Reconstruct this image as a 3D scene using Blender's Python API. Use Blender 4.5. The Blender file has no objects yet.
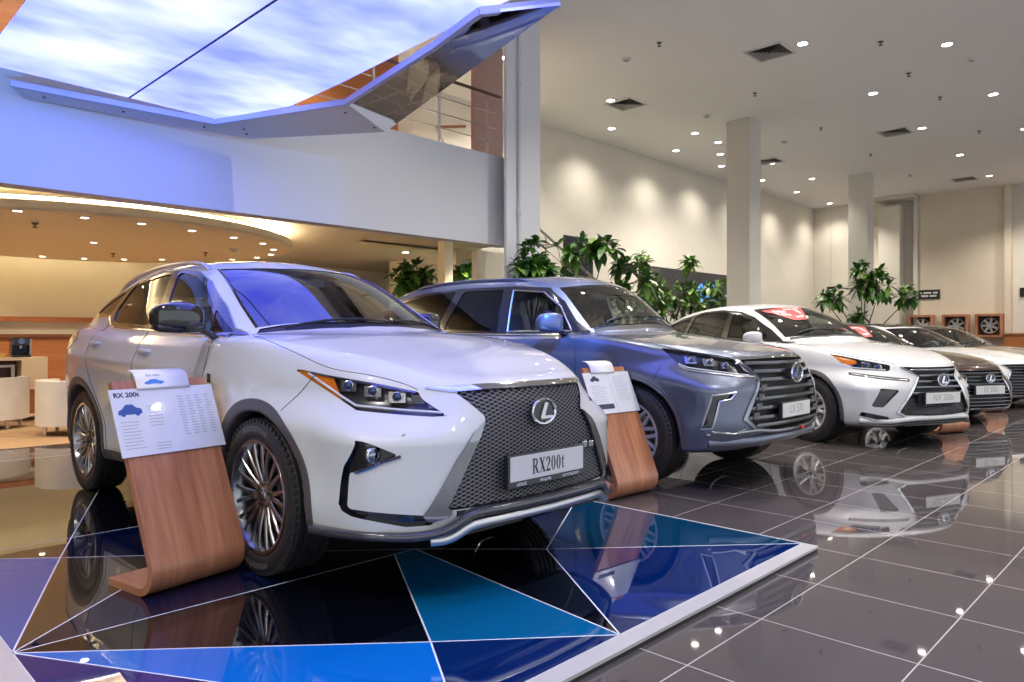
# Car showroom: six cars on polished tiles, luminous canopy, lounge under a balcony
import bpy, bmesh, math, random
import numpy as np
from mathutils import Vector, Matrix, Euler
from mathutils.bvhtree import BVHTree
from mathutils.geometry import tessellate_polygon
S = bpy.context.scene
COL = S.collection
PI = math.pi

# ------------------------------------------------------------------ materials
MATS = {}
def mat(name, col=(.8, .8, .8), rough=.5, metal=0., coat=0., spec=.5, emit=None, es=0., ior=1.5, crough=.03):
    if name in MATS: return MATS[name]
    m = bpy.data.materials.new(name); m.use_nodes = True
    b = m.node_tree.nodes['Principled BSDF']
    b.inputs['Base Color'].default_value = (*col, 1)
    b.inputs['Roughness'].default_value = rough
    b.inputs['Metallic'].default_value = metal
    b.inputs['Coat Weight'].default_value = coat
    b.inputs['Coat Roughness'].default_value = crough
    b.inputs['Specular IOR Level'].default_value = spec
    b.inputs['IOR'].default_value = ior
    if emit:
        b.inputs['Emission Color'].default_value = (*emit, 1); b.inputs['Emission Strength'].default_value = es
    MATS[name] = m
    return m
def nodes(m): return m.node_tree.nodes, m.node_tree.links, m.node_tree.nodes['Principled BSDF']
def glass(name, tint, refl=1.0, ior=1.5):
    if name in MATS: return MATS[name]
    m = bpy.data.materials.new(name); m.use_nodes = True
    n = m.node_tree.nodes; l = m.node_tree.links; n.clear()
    o = n.new('ShaderNodeOutputMaterial'); mx = n.new('ShaderNodeMixShader'); t = n.new('ShaderNodeBsdfTransparent'); g = n.new('ShaderNodeBsdfGlossy'); f = n.new('ShaderNodeFresnel')
    t.inputs[0].default_value = (*tint, 1); g.inputs['Color'].default_value = (refl, refl, refl, 1); g.inputs['Roughness'].default_value = 0.01
    ge = n.new('ShaderNodeNewGeometry'); io = n.new('ShaderNodeMix'); io.inputs[2].default_value = ior; io.inputs[3].default_value = 1 / ior; l.new(ge.outputs['Backfacing'], io.inputs[0]); l.new(io.outputs[0], f.inputs[0])   # the same thin pane from either side
    l.new(f.outputs[0], mx.inputs[0]); l.new(t.outputs[0], mx.inputs[1]); l.new(g.outputs[0], mx.inputs[2]); l.new(mx.outputs[0], o.inputs[0])
    MATS[name] = m
    return m
def noise_col(m, c1, c2, scale, stretch=(1, 1, 1), detail=4, rough_amt=None, bump=0, coord='Object'):
    n, l, b = nodes(m)
    tc = n.new('ShaderNodeTexCoord'); mp = n.new('ShaderNodeMapping'); mp.inputs['Scale'].default_value = stretch
    nz = n.new('ShaderNodeTexNoise'); nz.inputs['Scale'].default_value = scale; nz.inputs['Detail'].default_value = detail
    r = n.new('ShaderNodeValToRGB'); r.color_ramp.elements[0].color = (*c1, 1); r.color_ramp.elements[1].color = (*c2, 1)
    r.color_ramp.elements[0].position = .3; r.color_ramp.elements[1].position = .7
    l.new(tc.outputs[coord], mp.inputs[0]); l.new(mp.outputs[0], nz.inputs['Vector']); l.new(nz.outputs[0], r.inputs[0]); l.new(r.outputs[0], b.inputs['Base Color'])
    if bump:
        bp = n.new('ShaderNodeBump'); bp.inputs['Strength'].default_value = bump; bp.inputs['Distance'].default_value = .01
        l.new(nz.outputs[0], bp.inputs['Height']); l.new(bp.outputs[0], b.inputs['Normal'])
    return m

# ------------------------------------------------------------------ objects
def link(name, me, parent=None, loc=None, rot=None):
    o = bpy.data.objects.new(name, me); COL.objects.link(o)
    if parent: o.parent = parent
    if loc is not None: o.location = loc
    if rot is not None: o.rotation_euler = rot
    return o
def empty(name, loc=(0, 0, 0), rz=0):
    o = link(name, None); o.location = loc; o.rotation_euler = (0, 0, rz); o.empty_display_size = .1
    return o
def tag(o, label, cat, group=None, kind=None):
    o['label'] = label; o['category'] = cat
    if group: o['group'] = group
    if kind: o['kind'] = kind
    return o
def struct(o): o['kind'] = 'structure'; return o
def copy_tree(o, parent=None):
    c = o.copy(); COL.objects.link(c)
    if parent: c.parent = parent
    for ch in list(o.children): copy_tree(ch, c)
    return c

class MB:
    """collects shapes, links them as one mesh object"""
    def __init__(s): s.v = []; s.f = []; s.m = []; s.sm = []; s.mi = 0
    def add(s, vs, fs, smooth=False):
        n = len(s.v); s.v += [tuple(v) for v in vs]
        for f in fs: s.f.append([i + n for i in f]); s.m.append(s.mi); s.sm.append(smooth)
        return s
    def mat(s, i): s.mi = i; return s
    def box(s, lo, hi, M=None, bev=0):
        if bev:
            bm = bmesh.new(); bmesh.ops.create_cube(bm, size=1)
            for v in bm.verts: v.co = Vector([lo[k] + (v.co[k] + .5) * (hi[k] - lo[k]) for k in range(3)])
            bmesh.ops.bevel(bm, geom=bm.edges[:], offset=bev, segments=3, profile=.5, affect='EDGES')
            bm.verts.index_update()
            vs = [v.co.copy() for v in bm.verts]; fs = [[v.index for v in f.verts] for f in bm.faces]; bm.free()
        else:
            vs = [Vector((x, y, z)) for x in (lo[0], hi[0]) for y in (lo[1], hi[1]) for z in (lo[2], hi[2])]
            fs = [(0, 1, 3, 2), (4, 6, 7, 5), (0, 4, 5, 1), (2, 3, 7, 6), (0, 2, 6, 4), (1, 5, 7, 3)]
        if M: vs = [M @ v for v in vs]
        return s.add(vs, fs, bool(bev) and False)
    def tube(s, pts, r, n=8, closed=False, caps=True, smooth=True):
        pts = [Vector(p) for p in pts]; N = len(pts); rs = r if hasattr(r, '__len__') else [r] * N
        T = []
        for i in range(N):
            a = pts[(i - 1) % N] if (closed or i > 0) else pts[i]; b = pts[(i + 1) % N] if (closed or i < N - 1) else pts[i]
            t = (b - a); T.append(t.normalized() if t.length > 1e-9 else Vector((0, 0, 1)))
        u = T[0].orthogonal().normalized(); vs = []
        for i in range(N):
            u = (u - T[i] * u.dot(T[i])); u = u.normalized() if u.length > 1e-6 else T[i].orthogonal().normalized()
            w = T[i].cross(u)
            for k in range(n):
                a = 2 * PI * k / n; vs.append(pts[i] + (u * math.cos(a) + w * math.sin(a)) * rs[i])
        fs = []
        for i in range(N if closed else N - 1):
            j = (i + 1) % N
            for k in range(n): fs.append((i * n + k, i * n + (k + 1) % n, j * n + (k + 1) % n, j * n + k))
        if caps and not closed: fs += [tuple(range(n))[::-1], tuple(range((N - 1) * n, N * n))]
        return s.add(vs, fs, smooth)
    def lathe(s, prof, axis='z', n=32, M=None, closed=False, smooth=True):
        vs = []; K = len(prof)
        for k in range(n):
            a = 2 * PI * k / n; c, q = math.cos(a), math.sin(a)
            for r, h in prof:
                v = Vector((r * c, r * q, h)) if axis == 'z' else (Vector((h, r * c, r * q)) if axis == 'x' else Vector((r * q, h, r * c)))
                vs.append(M @ v if M else v)
        fs = []
        for k in range(n):
            j = (k + 1) % n
            for i in range(K - 1 + (1 if closed else 0)):
                i2 = (i + 1) % K; fs.append((k * K + i, j * K + i, j * K + i2, k * K + i2))
        return s.add(vs, fs, smooth)
    def prism(s, poly, d0, d1, fn, smooth=False):
        """poly: 2-D outline; fn(a,b,d) -> point"""
        n = len(poly); vs = [fn(a, b, d0) for a, b in poly] + [fn(a, b, d1) for a, b in poly]
        tri = tessellate_polygon([[Vector((a, b, 0)) for a, b in poly]])
        fs = [tuple(t) for t in tri] + [tuple(i + n for i in t[::-1]) for t in tri]
        fs += [(i, i + n, (i + 1) % n + n, (i + 1) % n) for i in range(n)]
        return s.add(vs, fs, smooth)
    def build(s, name, mats, parent=None, loc=None, rot=None, bevel=0, fix=True, edge=35):
        me = bpy.data.meshes.new(name); me.from_pydata(s.v, [], s.f)
        for m in (mats if isinstance(mats, (list, tuple)) else [mats]): me.materials.append(m)
        me.polygons.foreach_set('material_index', s.m); me.polygons.foreach_set('use_smooth', s.sm)
        if fix:
            bm = bmesh.new(); bm.from_mesh(me); bmesh.ops.recalc_face_normals(bm, faces=bm.faces[:]); bm.to_mesh(me); bm.free()
        me.update()
        if any(s.sm) and edge: me.set_sharp_from_angle(angle=math.radians(edge))
        o = link(name, me, parent, loc, rot)
        if bevel:
            bv = o.modifiers.new('bevel', 'BEVEL'); bv.width = bevel; bv.segments = 2; bv.limit_method = 'ANGLE'
        return o
def arr_mesh(name, V, F, N, m, parent=None, smooth=True):
    """numpy triangle mesh with given vertex normals"""
    me = bpy.data.meshes.new(name)
    me.vertices.add(len(V)); me.vertices.foreach_set('co', np.asarray(V, np.float32).ravel())
    me.loops.add(len(F) * 3); me.loops.foreach_set('vertex_index', np.asarray(F, np.int32).ravel())
    me.polygons.add(len(F)); me.polygons.foreach_set('loop_start', np.arange(0, len(F) * 3, 3, dtype=np.int32))
    me.polygons.foreach_set('use_smooth', np.ones(len(F), bool))
    for mm in (m if isinstance(m, (list, tuple)) else [m]): me.materials.append(mm)
    me.update(); me.validate()
    if N is not None and len(me.vertices) == len(N): me.normals_split_custom_set_from_vertices([tuple(n) for n in N])
    return link(name, me, parent)
def text_mesh(txt, size=1., bold=0., sx=1., align='CENTER', depth=0.):
    cu = bpy.data.curves.new('lettering', 'FONT'); cu.body = txt; cu.size = size; cu.offset = bold; cu.extrude = depth
    cu.align_x = align; cu.align_y = 'CENTER'; cu.resolution_u = 3
    o = bpy.data.objects.new('lettering', cu); COL.objects.link(o)
    dg = bpy.context.evaluated_depsgraph_get(); me = bpy.data.meshes.new_from_object(o.evaluated_get(dg))
    vs = [Vector((v.co.x * sx, v.co.y, v.co.z)) for v in me.vertices]; fs = [tuple(p.vertices) for p in me.polygons]
    bpy.data.objects.remove(o); bpy.data.curves.remove(cu); bpy.data.meshes.remove(me)
    return vs, fs
# ------------------------------------------------------------------ curves
def cub(pts):
    """natural cubic spline through (x, y) knots, straight beyond the ends"""
    x = np.array([p[0] for p in pts], float); y = np.array([p[1] for p in pts], float); n = len(x); h = np.diff(x)
    A = np.zeros((n, n)); r = np.zeros(n); A[0, 0] = A[-1, -1] = 1
    for i in range(1, n - 1):
        A[i, i - 1] = h[i - 1]; A[i, i] = 2 * (h[i - 1] + h[i]); A[i, i + 1] = h[i]
        r[i] = 6 * ((y[i + 1] - y[i]) / h[i] - (y[i] - y[i - 1]) / h[i - 1])
    M = np.linalg.solve(A, r)
    def f(q):
        q = np.asarray(q, float); qc = np.clip(q, x[0], x[-1]); i = np.clip(np.searchsorted(x, qc, side='right') - 1, 0, n - 2)
        a = x[i + 1] - qc; b = qc - x[i]; hh = h[i]
        v = (M[i] * a**3 + M[i + 1] * b**3) / (6 * hh) + (y[i] / hh - M[i] * hh / 6) * a + (y[i + 1] / hh - M[i + 1] * hh / 6) * b
        s0 = (y[1] - y[0]) / h[0] - h[0] * (2 * M[0] + M[1]) / 6; s1 = (y[-1] - y[-2]) / h[-1] + h[-1] * (M[-2] + 2 * M[-1]) / 6
        return v + np.where(q < x[0], (q - x[0]) * s0, 0) + np.where(q > x[-1], (q - x[-1]) * s1, 0)
    return f
def pch(pts):
    """monotone cubic through knots, flat beyond the ends"""
    x = np.array([p[0] for p in pts], float); y = np.array([p[1] for p in pts], float); h = np.diff(x); d = np.diff(y) / h
    m = np.zeros(len(x)); m[0] = d[0]; m[-1] = d[-1]
    for i in range(1, len(x) - 1):
        if d[i - 1] * d[i] > 0:
            w1 = 2 * h[i] + h[i - 1]; w2 = h[i] + 2 * h[i - 1]; m[i] = (w1 + w2) / (w1 / d[i - 1] + w2 / d[i])
    def f(q):
        q = np.clip(np.asarray(q, float), x[0], x[-1]); i = np.clip(np.searchsorted(x, q, side='right') - 1, 0, len(x) - 2)
        t = (q - x[i]) / h[i]
        return y[i] * (1 + 2 * t) * (1 - t)**2 + m[i] * h[i] * t * (1 - t)**2 + y[i + 1] * t * t * (3 - 2 * t) + m[i + 1] * h[i] * t * t * (t - 1)
    return f
def smax(a, b, k):
    h = np.clip(.5 + .5 * (a - b) / k, 0, 1)
    return b * (1 - h) + a * h + k * h * (1 - h)
def smin(a, b, k): return -smax(-a, -b, k)
def sstep(t): t = np.clip(t, 0, 1); return t * t * (3 - 2 * t)
def sdf(P, poly):
    """signed distance of points P (n,2) to a closed polygon (inside < 0)"""
    poly = np.asarray(poly, float); d = np.full(len(P), 1e9); ins = np.zeros(len(P), bool)
    for i in range(len(poly)):
        a = poly[i]; b = poly[(i + 1) % len(poly)]; e = b - a; w = P - a
        t = np.clip((w @ e) / max(e @ e, 1e-12), 0, 1); q = w - t[:, None] * e; d = np.minimum(d, (q * q).sum(1))
        c = ((a[1] > P[:, 1]) != (b[1] > P[:, 1])); 
        if a[1] != b[1]: ins ^= c & (P[:, 0] < (b[0] - a[0]) * (P[:, 1] - a[1]) / (b[1] - a[1]) + a[0])
    return np.where(ins, -1, 1) * np.sqrt(d)
def chaikin(poly, n=2, closed=True, q=.25):
    p = [np.array(a, float) for a in poly]
    for _ in range(n):
        o = []; m = len(p)
        if not closed: o.append(p[0])
        for i in range(m if closed else m - 1):
            a = p[i]; b = p[(i + 1) % m]; o += [a * (1 - q) + b * q, a * q + b * (1 - q)]
        if not closed: o.append(p[-1])
        p = o
    return [tuple(a) for a in p]
def resample(poly, step, closed=True):
    p = [np.array(a, float) for a in poly]; out = []
    for i in range(len(p) if closed else len(p) - 1):
        a = p[i]; b = p[(i + 1) % len(p)]; k = max(1, int(np.linalg.norm(b - a) / step + .5))
        out += [tuple(a + (b - a) * t / k) for t in range(k)]
    if not closed: out.append(tuple(p[-1]))
    return out

# ------------------------------------------------------------------ the body as a smooth field, |x| across, y from nose to tail, z up
def field(c):
    W, Sz, T, cam, P, R, B, roof = (cub(c['plan']), cub(c['sect']), cub(c['top']), pch(c['camber']), cub(c['nose']), cub(c['tail']), pch(c['bottom']), cub(c['roof']))
    gw = cub(c['gw']); gt = pch(c['gtaper']); a, b, pw = c['bow']; ra, rb = c['rbow']; wh = c['wheels']; Ra = c['arch']; kk = c.get('k', {})
    wbow = c['wbow']; hw = c['w'] / 2; rcam = c['rcam']; sculpt = c.get('sculpt'); flare = c.get('flare', .018)
    dR = c['roof'][0][0]
    def f(x, y, z):
        x = np.abs(x)
        r2 = [np.sqrt((y - w)**2 + (z - c['wr'])**2) for w in wh]
        fl = sum(flare * np.exp(-((r - Ra - .03) / .09)**2) for r in r2)
        side = x - (W(y) + Sz(z) + fl)
        xn = x / hw
        top = (z - T(y) + cam(y) * xn**2.4) * .97
        sb = sstep((z - c.get('abz', .8)) / c.get('abd', .15)); az = a + c.get('abow', 0) * sb; bz = b + c.get('bbow', 0) * sb; bw = az * xn**2 + bz * xn**pw; db = (2 * az * xn + pw * bz * xn**(pw - 1)) / hw
        front = (P(z) + bw - y) / np.sqrt(1 + db * db)
        rear = (y - R(z) + ra * xn**2 + rb * xn**6) / np.sqrt(1 + ((2 * ra * xn + 6 * rb * xn**5) / hw)**2)
        low = smax(side, top, kk.get('top', .07)); low = smax(low, front, kk.get('front', .10)); low = smax(low, rear, .12); low = smax(low, B(y) - z, .05)
        s = sstep((y - c['ymid']) / 1.2)
        yy = y - (wbow[0] * (1 - s) - wbow[1] * s) * x * x
        e = .01; rz = roof(yy); sl = (roof(yy + e) - rz) / e
        top2 = (z - rz + rcam * (x / .6)**2) / np.sqrt(1 + sl * sl)
        gs = (x - gw(z) + gt(y)) * .93
        g = smax(gs, top2, kk.get('roof', .09)); g = np.maximum(g, .7 - z)
        d = smin(low, g, kk.get('belt', .035))
        if sculpt: d = d + sculpt(x, y, z)
        for r, w in zip(r2, wh):
            d = smax(d, -np.maximum(np.maximum(r - Ra, c['well'] - x), z - c['wr'] - Ra - .05), .008)
        return d
    return f
def mesh_field(f, xs, ys, zs):
    """surface nets on a graded grid, vertices pulled onto the surface; returns vertices, triangles"""
    G = f(xs[:, None, None], ys[None, :, None], zs[None, None, :]); ins = G < 0
    nx, ny, nz = G.shape; cnt = np.zeros((nx - 1, ny - 1, nz - 1)); acc = np.zeros((nx - 1, ny - 1, nz - 1, 3))
    ax = [xs, ys, zs]
    X = np.stack(np.meshgrid(xs, ys, zs, indexing='ij'), -1)
    for d in range(3):
        sl0 = [slice(None)] * 3; sl1 = [slice(None)] * 3; sl0[d] = slice(0, -1); sl1[d] = slice(1, None)
        g0 = G[tuple(sl0)]; g1 = G[tuple(sl1)]; cr = (g0 < 0) != (g1 < 0); t = np.where(cr, g0 / np.where(cr, g0 - g1, 1), 0)
        p = X[tuple(sl0)] * (1 - t[..., None]) + X[tuple(sl1)] * t[..., None]; p *= cr[..., None]
        o = [k for k in range(3) if k != d]
        for i in (0, 1):
            for j in (0, 1):
                q = [slice(None)] * 3
                q[o[0]] = slice(0, -1) if i == 0 else slice(1, None); q[o[1]] = slice(0, -1) if j == 0 else slice(1, None)
                cnt += cr[tuple(q)]; acc += p[tuple(q)]
    act = cnt > 0; idx = np.full(act.shape, -1); idx[act] = np.arange(act.sum()); V = acc[act] / cnt[act][:, None]
    Q = []
    for d in range(3):
        sl0 = [slice(1, -1)] * 3; sl1 = [slice(1, -1)] * 3; sl0[d] = slice(0, -1); sl1[d] = slice(1, None)
        a0 = ins[tuple(sl0)]; a1 = ins[tuple(sl1)]; e = np.argwhere(a0 != a1)
        if not len(e): continue
        fl = a0[tuple(e.T)]; o = [k for k in range(3) if k != d]
        base = e + 1; base[:, d] -= 1
        def cell(i, j):
            q = base.copy(); q[:, o[0]] -= i; q[:, o[1]] -= j; return idx[q[:, 0], q[:, 1], q[:, 2]]
        q = np.stack([cell(1, 1), cell(0, 1), cell(0, 0), cell(1, 0)], 1)
        if d == 1: fl = ~fl
        q[~fl] = q[~fl][:, ::-1]; Q.append(q)
    Q = np.concatenate(Q); Q = Q[(Q >= 0).all(1)]
    for it in range(5):
        g = grad(f, V); v = f(V[:, 0], V[:, 1], V[:, 2]); st = np.clip(v / np.maximum((g * g).sum(1), .2), -.012, .012)
        V = V - g * st[:, None]
    d1 = ((V[Q[:, 0]] - V[Q[:, 2]])**2).sum(1); d2 = ((V[Q[:, 1]] - V[Q[:, 3]])**2).sum(1); k = d1 < d2
    F = np.concatenate([np.where(k[:, None], Q[:, [0, 1, 2]], Q[:, [0, 1, 3]]), np.where(k[:, None], Q[:, [0, 2, 3]], Q[:, [1, 2, 3]])])
    return V, F
def grad(f, V, e=.002):
    x, y, z = V.T
    return np.stack([f(x + e, y, z) - f(x - e, y, z), f(x, y + e, z) - f(x, y - e, z), f(x, y, z + e) - f(x, y, z - e)], 1) / (2 * e)
def graded(lo, hi, zones):
    """axis samples: zones = [(upto, step)...]"""
    out = [lo]
    while out[-1] < hi:
        st = next((s for u, s in zones if out[-1] < u), zones[-1][1]); out.append(out[-1] + st)
    return np.array(out)
def cut(V, N, F, L, src, phi, new):
    """split the triangles labelled src along phi = 0, the inside (phi < 0) gets label new"""
    sel = np.isin(L, src); p = phi
    s = p[F] < 0; k = s.sum(1)
    full = sel & (k == 3); L = L.copy(); L[full] = new
    mix = np.where(sel & (k > 0) & (k < 3))[0]
    if not len(mix): return V, N, F, L
    Fm = F[mix]; sm = s[mix]; km = k[mix]
    lone = np.where(km == 1, sm.argmax(1), (~sm).argmax(1)); r = np.arange(len(mix))
    A = Fm[r, lone]; Bv = Fm[r, (lone + 1) % 3]; C = Fm[r, (lone + 2) % 3]
    E = np.concatenate([np.stack([A, Bv], 1), np.stack([A, C], 1)]); Es = np.sort(E, 1); U, inv = np.unique(Es, axis=0, return_inverse=True); inv = inv.ravel()
    a, b = U.T; t = p[a] / (p[a] - p[b]); t = np.clip(t, .001, .999)[:, None]
    nv = V[a] * (1 - t) + V[b] * t; nn = N[a] * (1 - t) + N[b] * t; nn /= np.linalg.norm(nn, axis=1)[:, None] + 1e-9
    m1 = len(V) + inv[:len(mix)]; m2 = len(V) + inv[len(mix):]
    t1 = np.stack([A, m1, m2], 1); t2 = np.stack([m1, Bv, C], 1); t3 = np.stack([m1, C, m2], 1)
    old = L[mix]; l1 = np.where(km == 1, new, old); l2 = np.where(km == 1, old, new)
    keep = np.ones(len(F), bool); keep[mix] = False
    return (np.concatenate([V, nv]), np.concatenate([N, nn]), np.concatenate([F[keep], t1, t2, t3]), np.concatenate([L[keep], l1, l2, l2]))
TH = math.radians(38); CT, ST = math.cos(TH), math.sin(TH)
PROJ = {'side': lambda V: V[:, [1, 2]], 'front': lambda V: V[:, [0, 2]], 'top': lambda V: V[:, [0, 1]], 'obl': lambda V: np.stack([V[:, 0] * CT + V[:, 1] * ST, V[:, 2]], 1)}
class Shell:
    """half of a car body (x >= 0): triangles with a label each, features cut into it"""
    def __init__(s, c, zones):
        f = s.f = field(c); zx, zy, zz = zones
        V, F = mesh_field(f, graded(-zx, c['w'] / 2 + .08, [(9, zx)]), graded(-.1, c['len'] + .1, zy), graded(.06, c['h'] + .08, zz))
        N = grad(f, V); N /= np.linalg.norm(N, axis=1)[:, None] + 1e-9
        tn = np.cross(V[F[:, 1]] - V[F[:, 0]], V[F[:, 2]] - V[F[:, 0]]); fl = (tn * N[F].sum(1)).sum(1) < 0; F[fl] = F[fl][:, ::-1]
        L = np.full(len(F), 'body', dtype=object)
        V, N, F, L = cut(V, N, F, L, ['body'], V[:, 0], 'drop'); k = L != 'drop'; s.V, s.N, s.F, s.L = V, N, F[k], L[k]
        z = np.abs(s.V[:, 0]) < 1e-4; s.N[z, 0] = 0
        s.bvh = BVHTree.FromPolygons([tuple(v) for v in s.V], [tuple(t) for t in s.F])
        s.c = c
        # wheel wells
        cen = s.V[s.F].mean(1); nn = s.N[s.F].mean(1)
        for w in c['wheels']:
            dy = cen[:, 1] - w; dz = cen[:, 2] - c['wr']; r = np.hypot(dy, dz)
            inner = (np.abs(r - c['arch']) < .03) & ((nn[:, 1] * dy + nn[:, 2] * dz) < -.35 * r) | (r < c['arch'] + .01) & (np.abs(cen[:, 0] - c['well']) < .04)
            s.L[inner] = 'well'
    def region(s, proj, poly, new, src=('body',), lim=None, r=0):
        """label everything of src inside a polygon seen along proj; lim(V) < 0 keeps"""
        P = PROJ[proj](s.V); poly = np.asarray(poly, float); lo = poly.min(0) - .1; hi = poly.max(0) + .1
        phi = np.full(len(P), .2); m = ((P > lo) & (P < hi)).all(1); phi[m] = sdf(P[m], poly) - r
        if lim is not None: phi = np.maximum(phi, lim(s.V))
        s.V, s.N, s.F, s.L = cut(s.V, s.N, s.F, s.L, list(src), phi, new)
    def level(s, fn, new, src=('body',)):
        s.V, s.N, s.F, s.L = cut(s.V, s.N, s.F, s.L, list(src), fn(s.V), new)
    def hit(s, proj, a, b, off=0):
        if proj == 'side': o, d = Vector((2, a, b)), Vector((-1, 0, 0))
        elif proj == 'front': o, d = Vector((a, -1, b)), Vector((0, 1, 0))
        elif proj == 'top': o, d = Vector((a, b, 3)), Vector((0, 0, -1))
        else: d = Vector((-ST, CT, 0)); o = Vector((a * CT, a * ST, b)) - d * 3
        h, n, i, _ = s.bvh.ray_cast(o, d)
        if h is None: return None
        return h + s_n(n, d) * off
    def path(s, proj, pts, step=.03, closed=True, off=0):
        out = [s.hit(proj, a, b, off) for a, b in resample(pts, step, closed)]
        return [p for p in out if p is not None]
    def part(s, label):
        m = s.L == label; F = s.F[m]; u, inv = np.unique(F, return_inverse=True)
        return s.V[u], s.N[u], inv.reshape(-1, 3)
def s_n(n, d): return n if n.dot(d) < 0 else -n
def bound(F):
    E = np.concatenate([F[:, [0, 1]], F[:, [1, 2]], F[:, [2, 0]]]); k = np.sort(E, 1); U, i, c = np.unique(k, axis=0, return_index=True, return_counts=True)
    return E[i[c == 1]]
def sink(V, N, F, d, wall=True):
    """push a patch d along its normals, optionally with a wall up to the old rim"""
    V2 = V + N * d[:, None] if hasattr(d, '__len__') else V + N * d
    if not wall: return V2, N, F, None
    E = bound(F); E = E[np.abs(V[E]).max(1)[:, 0] > 1e-4] if len(E) else E
    n = len(E); a = V[E[:, 0]]; b = V[E[:, 1]]; a2 = V2[E[:, 0]]; b2 = V2[E[:, 1]]
    WV = np.concatenate([a, b, b2, a2]); i = np.arange(n); WF = np.concatenate([np.stack([i, i + n, i + 2 * n], 1), np.stack([i, i + 2 * n, i + 3 * n], 1)])
    wn = np.cross(b - a, a2 - a); wn /= np.linalg.norm(wn, axis=1)[:, None] + 1e-9; wn = np.concatenate([wn] * 4)
    return V2, N, F, (WV, wn, WF)
def mirror(V, N, F): 
    q = np.array([-1, 1, 1]); return V * q, N * q, F[:, ::-1]
def both(V, N, F):
    a, b, c = mirror(V, N, F); return np.concatenate([V, a]), np.concatenate([N, b]), np.concatenate([F, c + len(V)])
# ------------------------------------------------------------------ car shapes
RX = dict(len=4.89, w=1.895, h=1.72, wheels=(1.05, 3.85), wr=.383, arch=.425, well=.60, ymid=3.1,
    plan=[(-.2, .90), (.5, .915), (1.0, .932), (2.0, .928), (3.0, .935), (3.8, .9475), (4.4, .925), (5.0, .84)],
    sect=[(.1, -.12), (.25, -.065), (.4, -.035), (.55, -.035), (.7, -.02), (.9, -.004), (1.02, -.010), (1.15, -.045), (1.3, -.13)],
    top=[(-.1, .87), (0, .91), (.06, .945), (.2, .99), (.4, 1.055), (.75, 1.13), (1.1, 1.185), (1.4, 1.205), (1.8, 1.19), (2.3, 1.18), (3.0, 1.20), (3.8, 1.25), (4.4, 1.25), (4.9, 1.15)],
    camber=[(0, .02), (.3, .04), (.8, .05), (1.3, .05), (1.8, .04), (5, .05)],
    nose=[(.1, .16), (.2, .09), (.3, .03), (.45, 0), (.6, 0), (.8, .0), (.9, .015), (.97, .06), (1.05, .16)],
    tail=[(.2, 4.72), (.4, 4.84), (.6, 4.88), (.9, 4.87), (1.1, 4.82), (1.3, 4.70)],
    abow=.36, bbow=.30, abz=.70, abd=.23, k=dict(top=.045, front=.07, belt=.025), bow=(.13, .40, 6), rbow=(.10, .35), bottom=[(0, .29), (.5, .29), (1, .28), (4, .28), (4.9, .32)],
    roof=[(.9, 1.06), (1.2, 1.20), (1.65, 1.415), (2.1, 1.615), (2.4, 1.685), (2.8, 1.715), (3.3, 1.705), (3.85, 1.655), (4.3, 1.565), (4.6, 1.435), (4.9, 1.15)],
    gw=[(.7, .86), (1.0, .895), (1.15, .865), (1.3, .80), (1.45, .72), (1.6, .63), (1.75, .52)], gtaper=[(1.0, 0), (3.0, 0), (4.0, .05), (4.9, .16)],
    sculpt=lambda x, y, z: .02 * np.exp(-((z - .56) / .12)**2) * sstep((y - 1.5) / .25) * sstep((3.45 - y) / .3) - .012 * np.exp(-((z - .93 - .03 * (y - 1)) / .05)**2) * sstep((y - 1.2) / .5) * sstep((4.6 - y) / .5),
    wbow=(.42, .30), rcam=.055)
# ------------------------------------------------------------------ shared car materials
BLACK = mat('gloss_black', (.008, .008, .01), .12, 0, 1)
MATTE = mat('matte_black', (.012, .012, .013), .55)
CLAD = mat('grey_cladding', (.075, .072, .08), .42)
CHROME = mat('chrome', (.78, .79, .82), .07, 1)
DCHROME = mat('smoked_chrome', (.30, .31, .34), .10, 1)
SATIN = mat('satin_silver', (.62, .63, .66), .28, 1)
RUBBER = mat('tyre_rubber', (.013, .013, .014), .5, spec=.5)
TRIMDARK = mat('cabin_dark', (.014, .014, .016), .6)
LEATHER = mat('seat_leather', (.022, .021, .022), .42)
CREAMLEATHER = mat('cream_leather', (.42, .37, .28), .45)
REDMARK = mat('red_mark', (.55, .03, .02), .4)
GUNMETAL = mat('machined_gunmetal', (.30, .30, .31), .22, 1)
GUNDARK = mat('dark_gunmetal', (.045, .045, .05), .3, .8)
SILVERRIM = mat('silver_rim', (.72, .73, .76), .3, .65)
PLATEW = mat('plate_grey', (.62, .63, .64), .45)
INK = mat('black_ink', (.01, .01, .012), .5)
GREYINK = mat('grey_ink', (.30, .31, .33), .5)
STRIPINK = mat('pale_ink', (.5, .52, .56), .5)
AMBER = mat('amber_reflector', (.75, .20, .01), .15, 0, 1)
LEDW = mat('lamp_white', (.8, .82, .85), .2, 0, .5)
REFL = mat('lamp_reflector', (.75, .77, .82), .1, 1)
LENSBLUE = mat('projector_glass', (.02, .05, .12), .03, 0, 1)
GLASSC = glass('clear_glass', (.62, .68, .66), .9)
GLASSW = glass('windscreen_glass', (.60, .66, .64), 1., 2.2)
GLASST = glass('privacy_glass', (.17, .17, .16), .9)
LENS = glass('lens_glass', (.93, .94, .95), .9, 1.45)
STEEL = mat('brushed_steel', (.6, .6, .6), .25, 1)

def to_obj(name, VNF, m, parent, side, sx):
    V, N, F = VNF
    if side == 'both': V, N, F = both(V, N, F)
    elif sx < 0: V, N, F = mirror(V, N, F)
    return arr_mesh(name, V, F, N, m, parent)
def wall_obj(name, W, m, parent, side, sx): return to_obj(name, W, m, parent, side, sx)
def mirror_pts(P): return [Vector((-p[0], p[1], p[2])) for p in P]

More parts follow.
